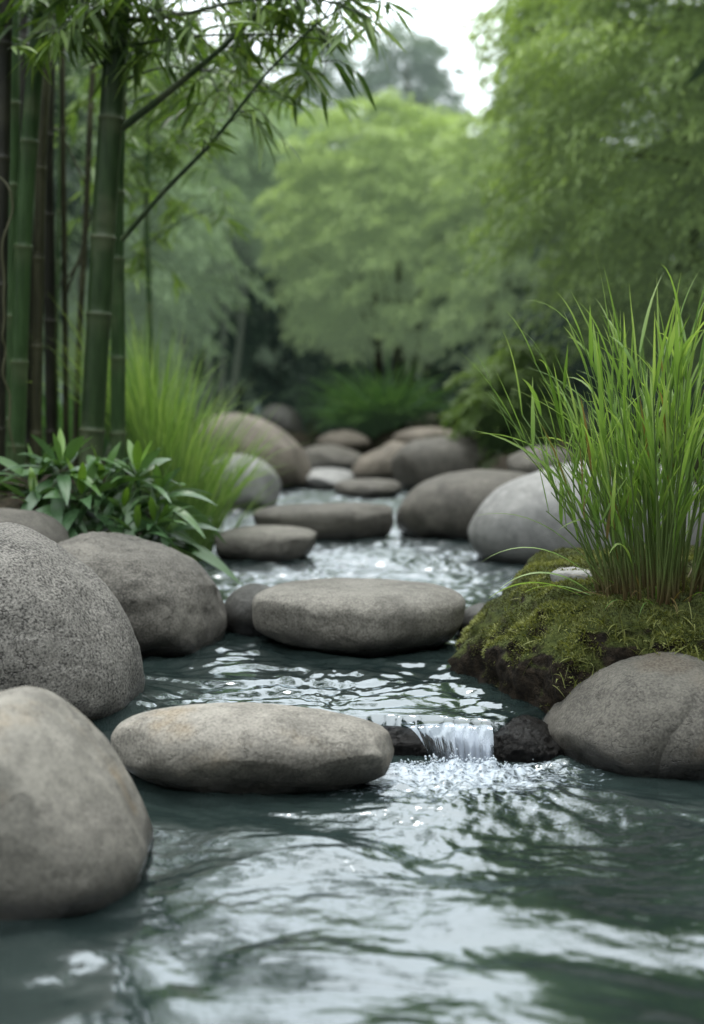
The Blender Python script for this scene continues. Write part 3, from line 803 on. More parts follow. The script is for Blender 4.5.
# ------------------------------------------------------------------ grass tufts and ferny plants
M_tuft = foliage_mat('tuft_blade', [(0, (0.04, 0.085, 0.016)), (.4, (0.10, 0.18, 0.035)), (.8, (0.17, 0.29, 0.075)), (1, (0.28, 0.39, 0.14))], .4, .45, haze_glow=(.006, .010, .005))
M_fern = foliage_mat('fern_blade', [(0, (0.018, 0.06, 0.016)), (.5, (0.075, 0.165, 0.04)), (1, (0.15, 0.26, 0.07))], .38, .5, haze_glow=(.010, .017, .010))
def tuft(px, py, y, n, h, spread, curl, W, mat, label, name='grass_tuft', cat='grass', base_r=.08, tint=.5, seed=0, group=None, lean=(0, 0)):
    p0 = at_y(px, py, y)
    p0[2] = gz(p0[0], p0[1])
    r = np.random.default_rng(seed + 100)
    a = r.uniform(0, 2 * np.pi, n); q = np.sqrt(r.random(n))
    P = p0 + np.stack([np.cos(a) * q * base_r, np.sin(a) * q * base_r, np.full(n, -.01)], -1)
    P[:, 2] = ground_z(P[:, 0], P[:, 1]) - .01
    D = np.stack([np.cos(a) * q * spread + r.normal(0, .12, n) + lean[0], np.sin(a) * q * spread + r.normal(0, .12, n) + lean[1], np.ones(n)], -1)
    s_ = Soup()
    s_.add(*arc_blades(P, D, r.uniform(.55, 1.05, n) * h, r.uniform(.6, 1.2, n) * W, np.abs(r.normal(curl, .35, n)), np.clip(r.normal(tint, .16, n), 0, 1), 9, seed))
    return link(name, s_.mesh(name, p0), mat, None, tuple(p0), label, cat, group)

tuft(162, 470, 4.3, 900, .62, .33, .7, .0085, M_tuft, 'bright green feathery grass tuft right of the bamboo stalks', tint=.78, seed=1, base_r=.12)
tuft(205, 500, 3.95, 170, .26, .8, 1.1, .006, M_tuft, 'pale fine grass hanging over the water from the left bank', tint=.72, seed=2, base_r=.06, lean=(.3, -.1))
tuft(196, 545, 3.45, 130, .17, .8, 1.1, .005, M_tuft, 'low fine grass between the leafy plants and the flat grey stone', tint=.55, seed=3, base_r=.05, lean=(.2, -.1))
tuft(384, 432, 10.4, 520, .74, 1.25, 1.1, .028, M_fern, 'round dark green fern under the middle tree', name='fern', cat='fern', tint=.5, seed=4, base_r=.08)
tuft(72, 460, 4.6, 160, .4, .5, .8, .012, M_fern, 'dim green grass among the bamboo stalk bases', tint=.3, seed=6, base_r=.14)

# broad-leaved plants
m_broad = foliage_mat('broad_leaf', [(0, (0.022, 0.060, 0.024)), (.5, (0.075, 0.15, 0.062)), (.85, (0.11, 0.21, 0.06)), (1, (0.18, 0.32, 0.05))], .22, .32, spec=.6)
def rosette(px, py, y, crowns, Ln, label, seed):
    p0 = at_y(px, py, y)
    r = np.random.default_rng(seed)
    s_, k_ = Soup(), Soup()
    i = 0
    for (dx, dz, dyy, n) in crowns:
        c0 = p0 + np.array([dx, dyy, dz])
        for j in range(n):
            f = j / n; i += 1
            a = j * 2.4 + r.normal(0, .3)
            el = math.radians(-12 + 82 * (1 - f) ** 1.2) + r.normal(0, .14)
            d = np.array([math.cos(a) * math.cos(el), math.sin(a) * math.cos(el), math.sin(el)])
            ln = Ln * (0.6 + .5 * f ** .7) * r.uniform(.8, 1.15)
            b0 = c0 + np.array([0, 0, .03 * (1 - f)]) + d * .012
            rows = 9; ts = np.linspace(0, 1, rows + 1)
            tl = np.clip((.9 if j < 3 else .42 + .18 * (1 - f)) + r.normal(0, .15), 0, 1)
            s_.add(*leaves(b0[None], d[None], np.array([ln]), np.array([ln * r.uniform(.15, .21)]), np.array([tl]), rows, droop=.2 + .45 * f * r.uniform(.5, 1.2), roll=.35, fold=.22, seed=seed * 500 + i,
                           shape=np.sin(np.pi * np.clip(ts, 0, 1) ** .85) ** .85))
        k_.tube(np.array([p0 + [0, .02, -.10], (p0 + c0) / 2 + [0, .01, -.03], c0 + [0, 0, .02]]), [.008, .006, .004], 7, .3)
    root = empty('leafy_plant', tuple(p0), label, 'plant', 'broad leaved plants at the foot of the bamboo')
    link('foliage', s_.mesh('foliage', p0), m_broad, root)
    link('stem', k_.mesh('stem', p0), m_broad, root)
rosette(62, 508, 3.25, [(0, .07, 0, 26), (-.07, .03, .03, 18), (.06, .0, -.05, 18), (-.05, -.03, -.06, 16), (.09, .03, .06, 16)], .19, 'broad leaved green plant at the foot of the bamboo, the left one of two', 3)
rosette(146, 522, 3.28, [(-.02, .09, 0, 24), (.03, .04, .02, 20), (-.05, .0, -.05, 18), (.03, -.03, -.06, 18), (.045, -.05, 0, 14), (-.01, -.05, -.08, 12)], .155, 'broad leaved green plant nearer the water, the right one of two', 4)

# ------------------------------------------------------------------ bamboo
def culm_mat(name, green, dark, ring):
    m, nt, out = new_mat(name)
    at = nt.nodes.new('ShaderNodeAttribute'); at.attribute_name = 'tint'
    v = coords(nt, (0, 0, 0), (1, 1, .12))
    n = noise(nt, v, 60, 4, .6); n2 = noise(nt, coords(nt), 5, 3, .6)
    c = mix(nt, maprange(nt, n, .3, .7), dark, green)
    c = mix(nt, math_n(nt, 'MULTIPLY', maprange(nt, n2, .5, .7), .4), c, tuple(x * 1.3 for x in ring))
    c = mix(nt, at.outputs['Fac'], c, ring)
    p = N(nt, 'ShaderNodeBsdfPrincipled', Roughness=.45); p.inputs['Specular IOR Level'].default_value = .25
    L(nt, c, p.inputs['Base Color']); L(nt, p.outputs[0], out.inputs['Surface'])
    return m
B_green = culm_mat('bamboo_green', (0.034, 0.062, 0.022), (0.018, 0.034, 0.012), (0.12, 0.13, 0.075))
B_mid = culm_mat('bamboo_mid_green', (0.055, 0.105, 0.036), (0.030, 0.060, 0.020), (0.14, 0.16, 0.085))
B_brown = culm_mat('bamboo_brown', (0.062, 0.062, 0.034), (0.030, 0.031, 0.017), (0.11, 0.11, 0.06))
B_dark = culm_mat('bamboo_dark', (0.021, 0.021, 0.013), (0.010, 0.011, 0.007), (0.045, 0.045, 0.028))
M_bleaf = foliage_mat('bamboo_leaf', [(0, (0.022, 0.052, 0.014)), (.4, (0.06, 0.115, 0.028)), (.75, (0.125, 0.205, 0.048)), (1, (0.22, 0.31, 0.085))], .4, .42, spec=.4)
M_bleaf2 = foliage_mat('bamboo_leaf_pale', [(0, (0.05, 0.10, 0.024)), (.5, (0.13, 0.21, 0.055)), (1, (0.25, 0.34, 0.11))], .42, .45, haze_glow=(.008, .012, .006))

def path_pts(pix, y, n=60, dy=0.0):
    """pixel polyline -> world points at depth y (dy: depth gained along it)"""
    P = np.array([at_y(a, b, y + dy * i / max(1, len(pix) - 1)) for i, (a, b) in enumerate(pix)])
    t = np.concatenate([[0], np.cumsum(np.linalg.norm(np.diff(P, axis=0), axis=1))])
    tt = np.linspace(0, t[-1], n)
    Q = np.stack([np.interp(tt, t, P[:, j]) for j in range(3)], -1)
    for _ in range(n // 8):
        Q[1:-1] = (Q[:-2] + 2 * Q[1:-1] + Q[2:]) / 4
    return Q, tt

def culm_mesh(pix, y, wpx, nodes, seed, name='culm', seg=20, taper=.9):
    Q, tt = path_pts(pix, y, 40)
    R = wpx / 2 / F * y
    z0 = Q[0]; base = np.array([z0[0], z0[1], gz(z0[0], z0[1]) - .05])
    # sample heavily around the nodes
    zs = []
    r = np.random.default_rng(seed)
    Ltot = tt[-1]
    s_nodes, s = [], r.uniform(.06, .16)
    while s < Ltot:
        s_nodes.append(s); s += nodes * r.uniform(.75, 1.3)
    samp = sorted(set(list(np.linspace(0, Ltot, 50)) + [a + o for a in s_nodes for o in (-.02, -.010, -.006, -.003, 0, .003, .006, .012, .03)]))
    samp = np.array([s for s in samp if 0 <= s <= Ltot])
    pts = np.stack([np.interp(samp, tt, Q[:, j]) for j in range(3)], -1)
    rad = R * (1 - (1 - taper) * samp / Ltot)
    ring = np.zeros_like(samp)
    for a in s_nodes:
        d = samp - a
        rad = rad * (1 + .10 * np.exp(-(d / .005) ** 2) + .035 * np.exp(-((d + .008) / .012) ** 2) - .03 * np.exp(-((d - .016) / .012) ** 2))
        ring = np.maximum(ring, r.uniform(.45, .8) * np.exp(-((d + .002) / .0055) ** 2))
        ring = np.maximum(ring, .25 * np.exp(-((d + .02) / .02) ** 2))
    # zig of the culm at each node
    pts = np.concatenate([[base], pts]); rad = np.concatenate([[rad[0] * 1.05], rad]); ring = np.concatenate([[0], ring])
    s_ = Soup(); s_.tube(pts, rad, seg, ring)
    return s_, base, Q, tt

def spray(soup, twig, tip, dirn, n, ln, r, tint, droop=.5, tw_len=.12):
    """a twig with a fan of drooping bamboo leaves"""
    d = norm(np.asarray(dirn, float))
    end = tip + d * tw_len + np.array([0, 0, -.02])
    mid = tip + d * tw_len * .5 + np.array([0, 0, .008])
    twig.tube(np.array([tip, mid, end]), [.0022, .0016, .0009], 5, .1)
    ts = np.linspace(.25, 1, n)
    P = tip + (mid - tip) * 0 + d * (tw_len * ts)[:, None] + np.array([0, 0, 1.0]) * (.012 * np.sin(ts * 2.2) - .02 * ts ** 2)[:, None]
    sd = norm(np.cross(d, np.array([0, 0, 1.0])))
    sg = np.where(np.arange(n) % 2 == 0, 1, -1)
    D = d * r.uniform(.5, 1.1, n)[:, None] + sd * (sg * r.uniform(.3, .9, n))[:, None] + np.array([0, 0, -1]) * r.uniform(.1, droop * 1.6, n)[:, None] + r.normal(0, .18, (n, 3))
    l = ln * r.uniform(.7, 1.15, n)
    soup.add(*leaves(P, D, l, l * r.uniform(.11, .17, n), np.clip(tint + r.normal(0, .14, n), 0, 1), 4, droop=.22, roll=.6, fold=.25, seed=int(r.integers(1e6))))

def bamboo(pix, y, w, nodes, mat, label, seed, branches=(), sprays=(), leafmat=None, ln=.092, group='bamboo stalks on the left bank', tint=.45, seg=20, taper=.9):
    """branches: (pixel path, px width, sprays per branch, depth change); sprays: (px, py, count) clusters joined by a twig to the culm"""
    s_, base, Q, tt = culm_mesh(pix, y, w, nodes, seed, seg=seg, taper=taper)
    r = np.random.default_rng(seed + 500)
    root = empty('bamboo', tuple(base), label, 'bamboo', group)
    link('culm', s_.mesh('culm', base), mat, root)
    lf = Soup()
    def nearest_on_culm(p):
        d = np.linalg.norm((Q - p) * [1, 1, .55] + [0, 0, .0], axis=1)
        return Q[d.argmin()]
    for (bp, bw, ns_, dy, t0, dens) in branches:
        B, bt = path_pts(bp, y, 30, dy)
        tw = Soup(); R = bw / 2 / F * y
        rad = np.linspace(R, R * .3, 30)
        tw.tube(B, rad, 8, np.where(np.arange(30) % 6 == 0, .25, .0))
        for i in range(ns_):
            f = t0 + (1 - t0) * (i + r.uniform(0, 1)) / ns_
            k = min(28, int(f * 29)); b = B[k]; ax = norm(B[k + 1] - B[k])
            d = ax * .7 + r.normal(0, .55, 3) + np.array([0.1, 0, -.25])
            spray(lf, tw, b, d, int(r.integers(5, 10) * dens), ln, r, tint + r.normal(0, .08), tw_len=r.uniform(.05, .15))
        link('branch', tw.mesh('branch', base), mat, root)
    if sprays:
        tw = Soup()
        for (px, py, sx_, sy_, n, dz) in sprays:
            c = at_y(px, py, y + dz)
            start = nearest_on_culm(c + np.array([0, 0, -.12]))
            mid = (start + c) / 2 + np.array([0, 0, .05])
            t = np.linspace(0, 1, 8)[:, None]
            tw.tube((1 - t) ** 2 * start + 2 * t * (1 - t) * mid + t * t * c, np.linspace(.0045, .002, 8), 6, 0)
            for i in range(int(n * 1.5)):
                q = c + np.array([r.normal(0, sx_ / F * y), r.normal(0, .10), r.normal(0, sy_ / F * y)])
                # twig from the branch to this spray
                tw.tube(np.array([c + (q - c) * .05, c + (q - c) * .6 + [0, 0, .015], q]), [.0018, .0014, .001], 5, 0)
                a = r.uniform(0, 2 * np.pi)
                spray(lf, tw, q, [math.cos(a), math.sin(a) * .7, r.normal(-.1, .25)], int(r.integers(6, 11)), ln, r, tint + r.normal(0, .1), tw_len=r.uniform(.05, .13))
        link('branch', tw.mesh('branch', base), mat, root)
    if lf.n:
        link('foliage', lf.mesh('foliage', base), leafmat or M_bleaf, root)
    return root

bamboo([(90, 470), (98, 330), (105, 200), (113, 90), (118, 0), (122, -150), (124, -260)], 3.6, 24, .25, B_green,
       'thickest dark green bamboo stalk, leaning right, with two long slanting leafy branches', 1,
       branches=[([(122, 128), (165, 95), (220, 50), (272, 0), (310, -45)], 8, 12, -.15, .45, 1.0),
                 ([(122, 240), (160, 195), (215, 140), (262, 78), (310, 28), (345, 5)], 5.5, 11, -.25, .35, .85),
                 ([(119, 20), (170, 18), (240, 0), (320, -2), (372, 18)], 4.5, 13, -.3, .2, 1.0)],
       sprays=[(95, -5, 40, 16, 16, -.1), (160, 10, 40, 18, 16, 0), (230, 15, 40, 20, 14, .1), (200, 70, 25, 25, 8, .15), (70, 25, 26, 16, 8, -.1), (300, -10, 40, 20, 14, .0), (330, 40, 25, 25, 8, -.2), (110, -40, 60, 20, 16, 0)], tint=.68)
bamboo([(118, 462), (118, 330), (116, 190), (121, 60), (124, -80), (126, -240)], 3.85, 15, .24, B_mid,
       'slimmer straight green bamboo stalk just behind the thickest one', 2,
       sprays=[(180, 95, 40, 25, 12, .3), (250, 60, 40, 30, 10, .3), (140, 60, 40, 25, 10, .25)], leafmat=M_bleaf2, tint=.55)
bamboo([(16, 470), (20, 330), (25, 200), (34, 80), (42, 0), (56, -150), (62, -250)], 3.7, 17, .27, B_mid,
       'bright green leaning bamboo stalk near the left edge', 3, sprays=[(40, 12, 30, 14, 8, 0), (15, -20, 40, 20, 10, 0), (60, -60, 60, 30, 14, 0)], tint=.45)
bamboo([(10, 470), (12, 300), (13, 150), (12, 0), (12, -220)], 3.95, 15, .3, B_mid, 'thin green bamboo stalk behind the bright leaning one', 4)
bamboo([(-2, 480), (0, 300), (3, 150), (6, 0), (8, -220)], 3.6, 14, .33, B_dark, 'almost black bamboo stalk cut by the left edge', 5)
bamboo([(36, 470), (38, 300), (41, 150), (50, 0), (55, -220)], 4.0, 11, .28, B_brown, 'brown dry bamboo stalk right of the bright leaning one', 6)
bamboo([(52, 470), (50, 300), (47, 150), (52, 0), (56, -220)], 4.15, 12, .28, B_dark, 'dark brown bamboo stalk in the middle of the thicket', 7)
bamboo([(28, 470), (29, 300), (27, 150), (22, 0), (20, -220)], 4.3, 11, .28, B_dark, 'dark thin bamboo stalk hidden between the leaning and the brown ones', 8)
thin_grp = 'thin stems in the bamboo thicket'
bamboo([(66, 450), (65, 300), (63, 150), (62, 0), (66, -120)], 4.2, 6, .2, B_brown, 'thin brown bamboo stem, leftmost of the twig-thin ones', 9, seg=10, group=thin_grp,
       branches=[([(64, 300), (82, 250), (98, 190), (118, 150)], 3, 2, .1, .7, 1)])
bamboo([(75, 450), (80, 320), (86, 220), (90, 120), (97, 0)], 4.3, 6.5, .2, B_brown, 'thin brown stem leaning towards the thickest bamboo', 10, seg=10, group=thin_grp,
       branches=[([(84, 255), (70, 275), (52, 292)], 3.5, 0, .0, .6, 1), ([(88, 190), (60, 130), (45, 122)], 2.5, 1, .0, .6, 1)])
bamboo([(57, 450), (57, 300), (59, 180), (60, 40)], 4.5, 4, .2, B_mid, 'thin green stem between the two brown ones', 11, seg=8, group=thin_grp,
       branches=[([(58, 275), (75, 225), (90, 160), (140, 60)], 2.5, 4, .2, .5, 1)], leafmat=M_bleaf2)
# a young leafy bamboo behind, pale and out of focus
bamboo([(150, 460), (150, 330), (146, 200), (150, 90), (160, -40)], 5.2, 6, .25, B_mid, 'pale leafy young bamboo out of focus behind the thicket', 12, seg=8, group=thin_grp,
       sprays=[(130, 90, 40, 30, 16, 0), (190, 75, 40, 26, 16, .1), (150, 160, 40, 30, 14, .1), (200, 140, 30, 30, 8, 0), (95, 130, 30, 40, 14, 0), (145, 250, 30, 30, 10, .1), (80, 60, 40, 40, 14, .2), (240, 50, 40, 30, 12, .1), (210, 210, 18, 12, 4, 0)], leafmat=M_bleaf2, ln=.10, tint=.5)
# dry vine on the left
Q, tt = path_pts([(-4, 175), (14, 190), (4, 245), (7, 310), (3, 365), (10, 420), (12, 455)], 3.5, 50)
Q = Q + np.stack([perlin(np.stack([tt * 14, tt * 0, tt * 0 + .5], -1), 4) * .012] * 3, -1)
s_ = Soup(); s_.tube(Q, np.full(len(Q), .0028), 6, .6)
link('dry_vine', s_.mesh('dry_vine', Q[-1]), B_brown, None, tuple(Q[-1]), 'thin dry vine trailing down past the left edge stalks', 'vine')

# ------------------------------------------------------------------ trees
m_bark_far = None
m_bark = simple_mat('bark', (0.018, 0.015, 0.011), (0.06, 0.048, 0.035), 30, .9, .8, .01, .1, (1, 1, .25))

def plume_tree(name, label, base, H, Rx, Ry, n_pl, lv, ll, mat, seed, z_lo=.25, cat='tree', group=None, stems=5, wid=.2, plume=(.35, .75), lean=(0, 0), top_bias=0.0, droop=1.0, tg=.34, tint0=.32, fill=.3):
    """base: world xyz; crown is an uneven dome of arching leafy plumes carried by tapered limbs"""
    r = np.random.default_rng(seed)
    base = np.asarray(base, float)
    root = empty(name, tuple(base), label, cat, group)
    # plume roots on a dome
    zc = H * (z_lo + (1 - z_lo) * .38)
    u = r.uniform(-1, 1, n_pl); a = r.uniform(0, 2 * np.pi, n_pl)
    u = np.where(r.random(n_pl) < .5, np.abs(u), u) 
    dirs = np.stack([np.sqrt(1 - u * u) * np.cos(a), np.sqrt(1 - u * u) * np.sin(a), u], -1)
    lump = 1 + .34 * fbm(dirs * 1.7 + seed * 3.3, 3, seed)
    q = np.where(r.random(n_pl) < fill, r.uniform(.25, .8, n_pl), r.uniform(.82, 1.04, n_pl)) * lump
    up_r, dn_r = H - zc, zc - H * z_lo
    C = base + np.stack([dirs[:, 0] * Rx * q + lean[0] * (u + .3), dirs[:, 1] * Ry * q + lean[1] * (u + .3), zc + np.where(u > 0, u * up_r, u * dn_r) * q], -1)
    out_h = norm(np.stack([dirs[:, 0], dirs[:, 1], np.zeros(n_pl)], -1) + r.normal(0, .45, (n_pl, 3)) * [1, 1, 0])
    Lp = r.uniform(*plume, n_pl)
    # leaves along each plume
    M = n_pl * lv
    pid = np.repeat(np.arange(n_pl), lv)
    t = r.beta(1.5, 1.2, M)
    rise = (.35 + .5 * np.clip(u, 0, 1))[pid]
    arc = np.stack([out_h[pid, 0] * t, out_h[pid, 1] * t, rise * t - droop * (.75 * t * t)], -1) * Lp[pid][:, None]
    th = wid * Lp[pid] * (1 - .65 * t)
    sidev = np.stack([-out_h[pid, 1], out_h[pid, 0], np.zeros(M)], -1)
    P = C[pid] + arc - out_h[pid] * (Lp[pid] * .45)[:, None] + sidev * (r.normal(0, 1, M) * th)[:, None] + np.array([0, 0, 1.0]) * (r.normal(0, .45, M) * th)[:, None]
    tang = np.stack([out_h[pid, 0], out_h[pid, 1], rise - droop * 1.5 * t], -1)
    D = norm(tang) + sidev * r.normal(0, .65, M)[:, None] + r.normal(0, .38, (M, 3)) + np.array([0, 0, -.25])
    l = ll * r.uniform(.65, 1.25, M)
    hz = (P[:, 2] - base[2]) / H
    tint = np.clip(tint0 + tg * hz + .22 * (r.random(n_pl)[pid] - .5) + r.normal(0, .11, M) + .12 * t, 0, 1)  # crown's light top and dark underside painted into the leaf colour by height
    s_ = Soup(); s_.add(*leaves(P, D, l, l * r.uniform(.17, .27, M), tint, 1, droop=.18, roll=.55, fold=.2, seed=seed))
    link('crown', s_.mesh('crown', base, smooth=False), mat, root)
    tk = Soup()
    for k in range(stems):
        aa = 2 * np.pi * k / stems + r.normal(0, .3)
        off = np.array([math.cos(aa) * Rx * .10, math.sin(aa) * Ry * .10, 0]) if stems > 1 else np.zeros(3)
        tip = base + np.array([math.cos(aa) * Rx * r.uniform(.15, .5), math.sin(aa) * Ry * r.uniform(.15, .5), H * r.uniform(.68, .9) * (.55 if cat == 'shrub' else 1)]) + np.array([lean[0], lean[1], 0]) * .6
        ts = np.linspace(0, 1, 12)[:, None]
        b0 = base + off + np.array([0, 0, -.1])
        mid = (b0 + tip) / 2 + off * 1.2
        pts = (1 - ts) ** 2 * b0 + 2 * ts * (1 - ts) * mid + ts ** 2 * tip
        r0 = H * (.013 if stems > 2 else .028)
        tk.tube(pts, np.linspace(r0, r0 * .25, 12), 8, .5)
        for j in range(int(24 / stems) + 3):
            ci = C[r.integers(n_pl)]; kk = r.integers(4, 11)
            if ci[2] < pts[kk][2] - .15 * H: continue
            mm_ = (pts[kk] + ci) / 2 + np.array([0, 0, .06 * H])
            t8 = np.linspace(0, 1, 7)[:, None]
            tk.tube((1 - t8) ** 2 * pts[kk] + 2 * t8 * (1 - t8) * mm_ + t8 ** 2 * ci, np.linspace(r0 * .35, r0 * .08, 7), 5, .5)
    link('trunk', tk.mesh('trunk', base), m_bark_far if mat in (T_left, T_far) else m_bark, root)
    return root

T_right = foliage_mat('foliage_right', [(0, (0.028, 0.050, 0.014)), (.35, (0.075, 0.125, 0.030)), (.7, (0.165, 0.235, 0.060)), (1, (0.27, 0.36, 0.085))], .42, .5, haze_glow=(.028, .040, .022))
T_mid = foliage_mat('foliage_middle', [(0, (0.03, 0.052, 0.02)), (.35, (0.085, 0.135, 0.042)), (.7, (0.18, 0.245, 0.08)), (1, (0.27, 0.35, 0.10))], .38, .55, haze_glow=(.070, .095, .062))
T_left = foliage_mat('foliage_left', [(0, (0.04, 0.07, 0.032)), (.5, (0.11, 0.17, 0.07)), (1, (0.20, 0.28, 0.12))], .35, .6, haze_glow=(.058, .080, .060))
T_far = foliage_mat('foliage_far', [(0, (0.025, 0.042, 0.028)), (.5, (0.06, 0.09, 0.058)), (1, (0.12, 0.16, 0.10))], .3, .6, haze_glow=(.105, .135, .13))
T_dark = foliage_mat('foliage_dark', [(0, (0.012, 0.022, 0.012)), (.5, (0.025, 0.045, 0.022)), (1, (0.05, 0.085, 0.04))], .25, .6, haze_glow=(.008, .013, .011))
T_bush = foliage_mat('foliage_bush', [(0, (0.03, 0.06, 0.015)), (.5, (0.075, 0.13, 0.03)), (1, (0.15, 0.22, 0.06))], .38, .5, haze_glow=(.004, .007, .004))

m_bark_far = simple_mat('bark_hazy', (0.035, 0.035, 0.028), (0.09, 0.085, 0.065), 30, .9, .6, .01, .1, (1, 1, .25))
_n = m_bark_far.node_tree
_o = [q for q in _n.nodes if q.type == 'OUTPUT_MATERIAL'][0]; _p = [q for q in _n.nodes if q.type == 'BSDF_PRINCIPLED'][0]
_p.inputs['Emission Color'].default_value = (.04, .055, .042, 1); _p.inputs['Emission Strength'].default_value = 1.0  # distant haze painted as a constant glow on the bark

def gbase(px, y):
    x = (px - CX) / F * y
    return np.array([x, y, gz(x, y)])

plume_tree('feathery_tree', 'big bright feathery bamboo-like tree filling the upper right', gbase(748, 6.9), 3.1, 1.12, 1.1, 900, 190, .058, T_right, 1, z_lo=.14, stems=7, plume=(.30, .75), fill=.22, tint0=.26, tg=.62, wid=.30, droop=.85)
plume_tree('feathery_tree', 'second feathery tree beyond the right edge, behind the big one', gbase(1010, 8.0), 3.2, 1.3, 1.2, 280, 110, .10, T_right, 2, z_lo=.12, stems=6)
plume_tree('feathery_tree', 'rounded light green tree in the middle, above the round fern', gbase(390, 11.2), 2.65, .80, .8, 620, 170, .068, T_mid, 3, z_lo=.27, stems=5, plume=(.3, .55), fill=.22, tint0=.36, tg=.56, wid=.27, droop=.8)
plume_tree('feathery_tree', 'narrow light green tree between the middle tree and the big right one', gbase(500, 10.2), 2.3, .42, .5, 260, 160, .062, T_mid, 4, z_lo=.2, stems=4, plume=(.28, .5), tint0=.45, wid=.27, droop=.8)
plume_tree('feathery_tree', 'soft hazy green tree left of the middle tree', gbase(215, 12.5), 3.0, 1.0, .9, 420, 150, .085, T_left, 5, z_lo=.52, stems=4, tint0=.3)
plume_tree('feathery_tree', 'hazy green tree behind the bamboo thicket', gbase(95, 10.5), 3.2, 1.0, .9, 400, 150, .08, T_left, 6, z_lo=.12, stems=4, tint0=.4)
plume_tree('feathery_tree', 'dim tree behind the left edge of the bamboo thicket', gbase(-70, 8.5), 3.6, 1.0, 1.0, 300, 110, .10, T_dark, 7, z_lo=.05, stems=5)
# far trees
far_grp = 'tall hazy trees far behind'
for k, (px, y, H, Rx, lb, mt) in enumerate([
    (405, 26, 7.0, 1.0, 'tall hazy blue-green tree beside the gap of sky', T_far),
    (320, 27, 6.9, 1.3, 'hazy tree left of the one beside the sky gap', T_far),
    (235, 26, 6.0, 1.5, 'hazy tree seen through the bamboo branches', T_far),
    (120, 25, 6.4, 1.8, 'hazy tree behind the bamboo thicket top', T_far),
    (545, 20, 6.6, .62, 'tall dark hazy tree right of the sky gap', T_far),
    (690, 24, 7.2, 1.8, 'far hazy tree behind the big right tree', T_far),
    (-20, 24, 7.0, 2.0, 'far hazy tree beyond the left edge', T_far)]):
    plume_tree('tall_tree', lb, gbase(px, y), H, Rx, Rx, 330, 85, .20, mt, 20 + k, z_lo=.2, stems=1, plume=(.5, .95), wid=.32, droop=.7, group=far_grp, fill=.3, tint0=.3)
# dark understorey
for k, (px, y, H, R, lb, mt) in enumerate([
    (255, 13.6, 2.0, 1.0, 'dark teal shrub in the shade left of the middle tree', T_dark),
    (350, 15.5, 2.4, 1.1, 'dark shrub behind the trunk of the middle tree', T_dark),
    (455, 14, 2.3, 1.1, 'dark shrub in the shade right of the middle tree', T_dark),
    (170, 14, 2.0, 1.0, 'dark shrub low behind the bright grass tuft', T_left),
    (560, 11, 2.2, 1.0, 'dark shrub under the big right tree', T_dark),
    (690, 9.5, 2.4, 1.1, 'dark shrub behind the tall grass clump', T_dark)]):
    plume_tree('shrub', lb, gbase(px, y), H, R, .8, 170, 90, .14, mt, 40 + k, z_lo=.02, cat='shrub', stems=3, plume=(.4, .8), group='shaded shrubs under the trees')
plume_tree('shrub', 'low light green bush at the water right of the dark boulders', gbase(512, 7.3), .60, .30, .3, 150, 100, .06, T_bush, 60, z_lo=.02, cat='shrub', stems=3, plume=(.12, .28), tint0=.6)
plume_tree('shrub', 'small green bush at the left foot of the round fern', gbase(330, 11.0), .5, .3, .3, 70, 60, .07, T_dark, 61, z_lo=.02, cat='shrub', stems=3, plume=(.12, .28), tint0=.6)

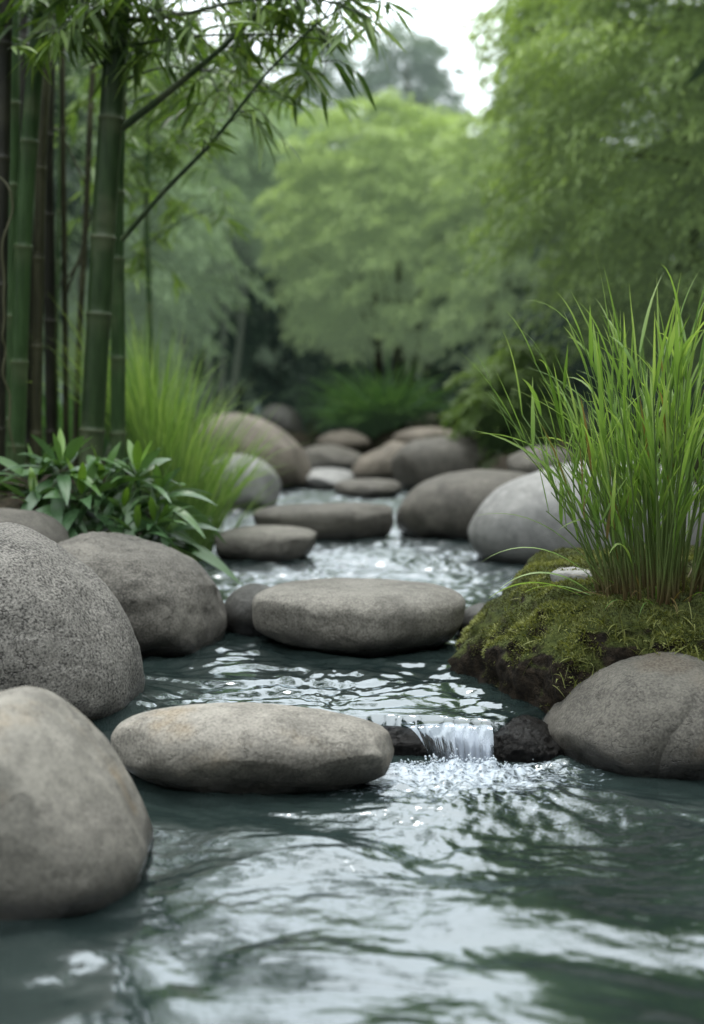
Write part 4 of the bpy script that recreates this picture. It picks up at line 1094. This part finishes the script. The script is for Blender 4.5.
# the wood beyond the frame, plus a near ring added to block low sky
s_, s_near = Soup(), Soup()
for k in range(138):
    a = rng.uniform(-1, 1)
    px_, py_ = (rng.choice([-1, 1]) * rng.uniform(9, 30), rng.uniform(8, 34)) if k < 48 else (rng.uniform(-24, 24), rng.uniform(32, 42)) if k < 70 else (rng.choice([-1, 1]) * rng.uniform(3.6, 8), rng.uniform(-4, 7)) if k < 94 else (rng.uniform(-7, 7), rng.uniform(-7, -3.5)) if k < 118 else (-11 + 1.15 * (k - 118), rng.uniform(19, 22))
    H = rng.uniform(4, 7) if k < 118 else rng.uniform(2.2, 3.2); R = rng.uniform(1.5, 2.6) if k < 118 else 1.0; M = 4200 if 70 <= k < 118 else 1300
    d = norm(rng.normal(0, 1, (M, 3))); lump = 1 + .3 * fbm(d * 2 + k * 5, 2, k)
    P = np.array([px_, py_, H * .5]) + d * (np.array([R, R, H * .5]) * (rng.uniform(.55, 1.02, M) * lump)[:, None])
    nr = 70 <= k < 118
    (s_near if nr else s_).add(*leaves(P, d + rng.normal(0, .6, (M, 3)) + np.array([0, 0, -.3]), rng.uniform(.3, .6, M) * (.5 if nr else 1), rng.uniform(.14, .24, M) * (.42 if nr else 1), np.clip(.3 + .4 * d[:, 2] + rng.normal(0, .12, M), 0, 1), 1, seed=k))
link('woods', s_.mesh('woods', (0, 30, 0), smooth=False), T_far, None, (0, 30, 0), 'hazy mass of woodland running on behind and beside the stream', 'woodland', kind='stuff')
link('woods', s_near.mesh('woods', (0, 0, 0), smooth=False), T_dark, None, (0, 0, 0), 'dark green thicket added close on both banks and behind the camera to block low sky', 'woodland', kind='stuff')

# ground cover on the banks
M_cover = foliage_mat('cover_leaf', [(0, (0.015, 0.025, 0.008)), (.5, (0.03, 0.055, 0.014)), (1, (0.07, 0.10, 0.025))], .3, .6)
n = 26000
x = rng.uniform(-4.5, 4.5, n); y = rng.uniform(2.2, 13, n); zg = ground_z(x, y)
ok = (zg > .10) & (fbm(np.stack([x, y, x * 0], -1) * 1.5, 2, 9) > -.25)
x, y, zg = x[ok], y[ok], zg[ok]; n = len(x)
P = np.stack([x, y, zg - .005], -1); D = rng.normal(0, .7, (n, 3)) + [0, 0, .8]
l = rng.uniform(.03, .10, n)
s_ = Soup(); s_.add(*leaves(P, D, l, l * .22, np.clip(rng.normal(.4, .22, n), 0, 1), 1, droop=.25, seed=9))
link('undergrowth', s_.mesh('undergrowth', (0, 6, 0), smooth=False), M_cover, None, (0, 6, 0), 'short dark green growth covering the banks', 'undergrowth', kind='stuff')
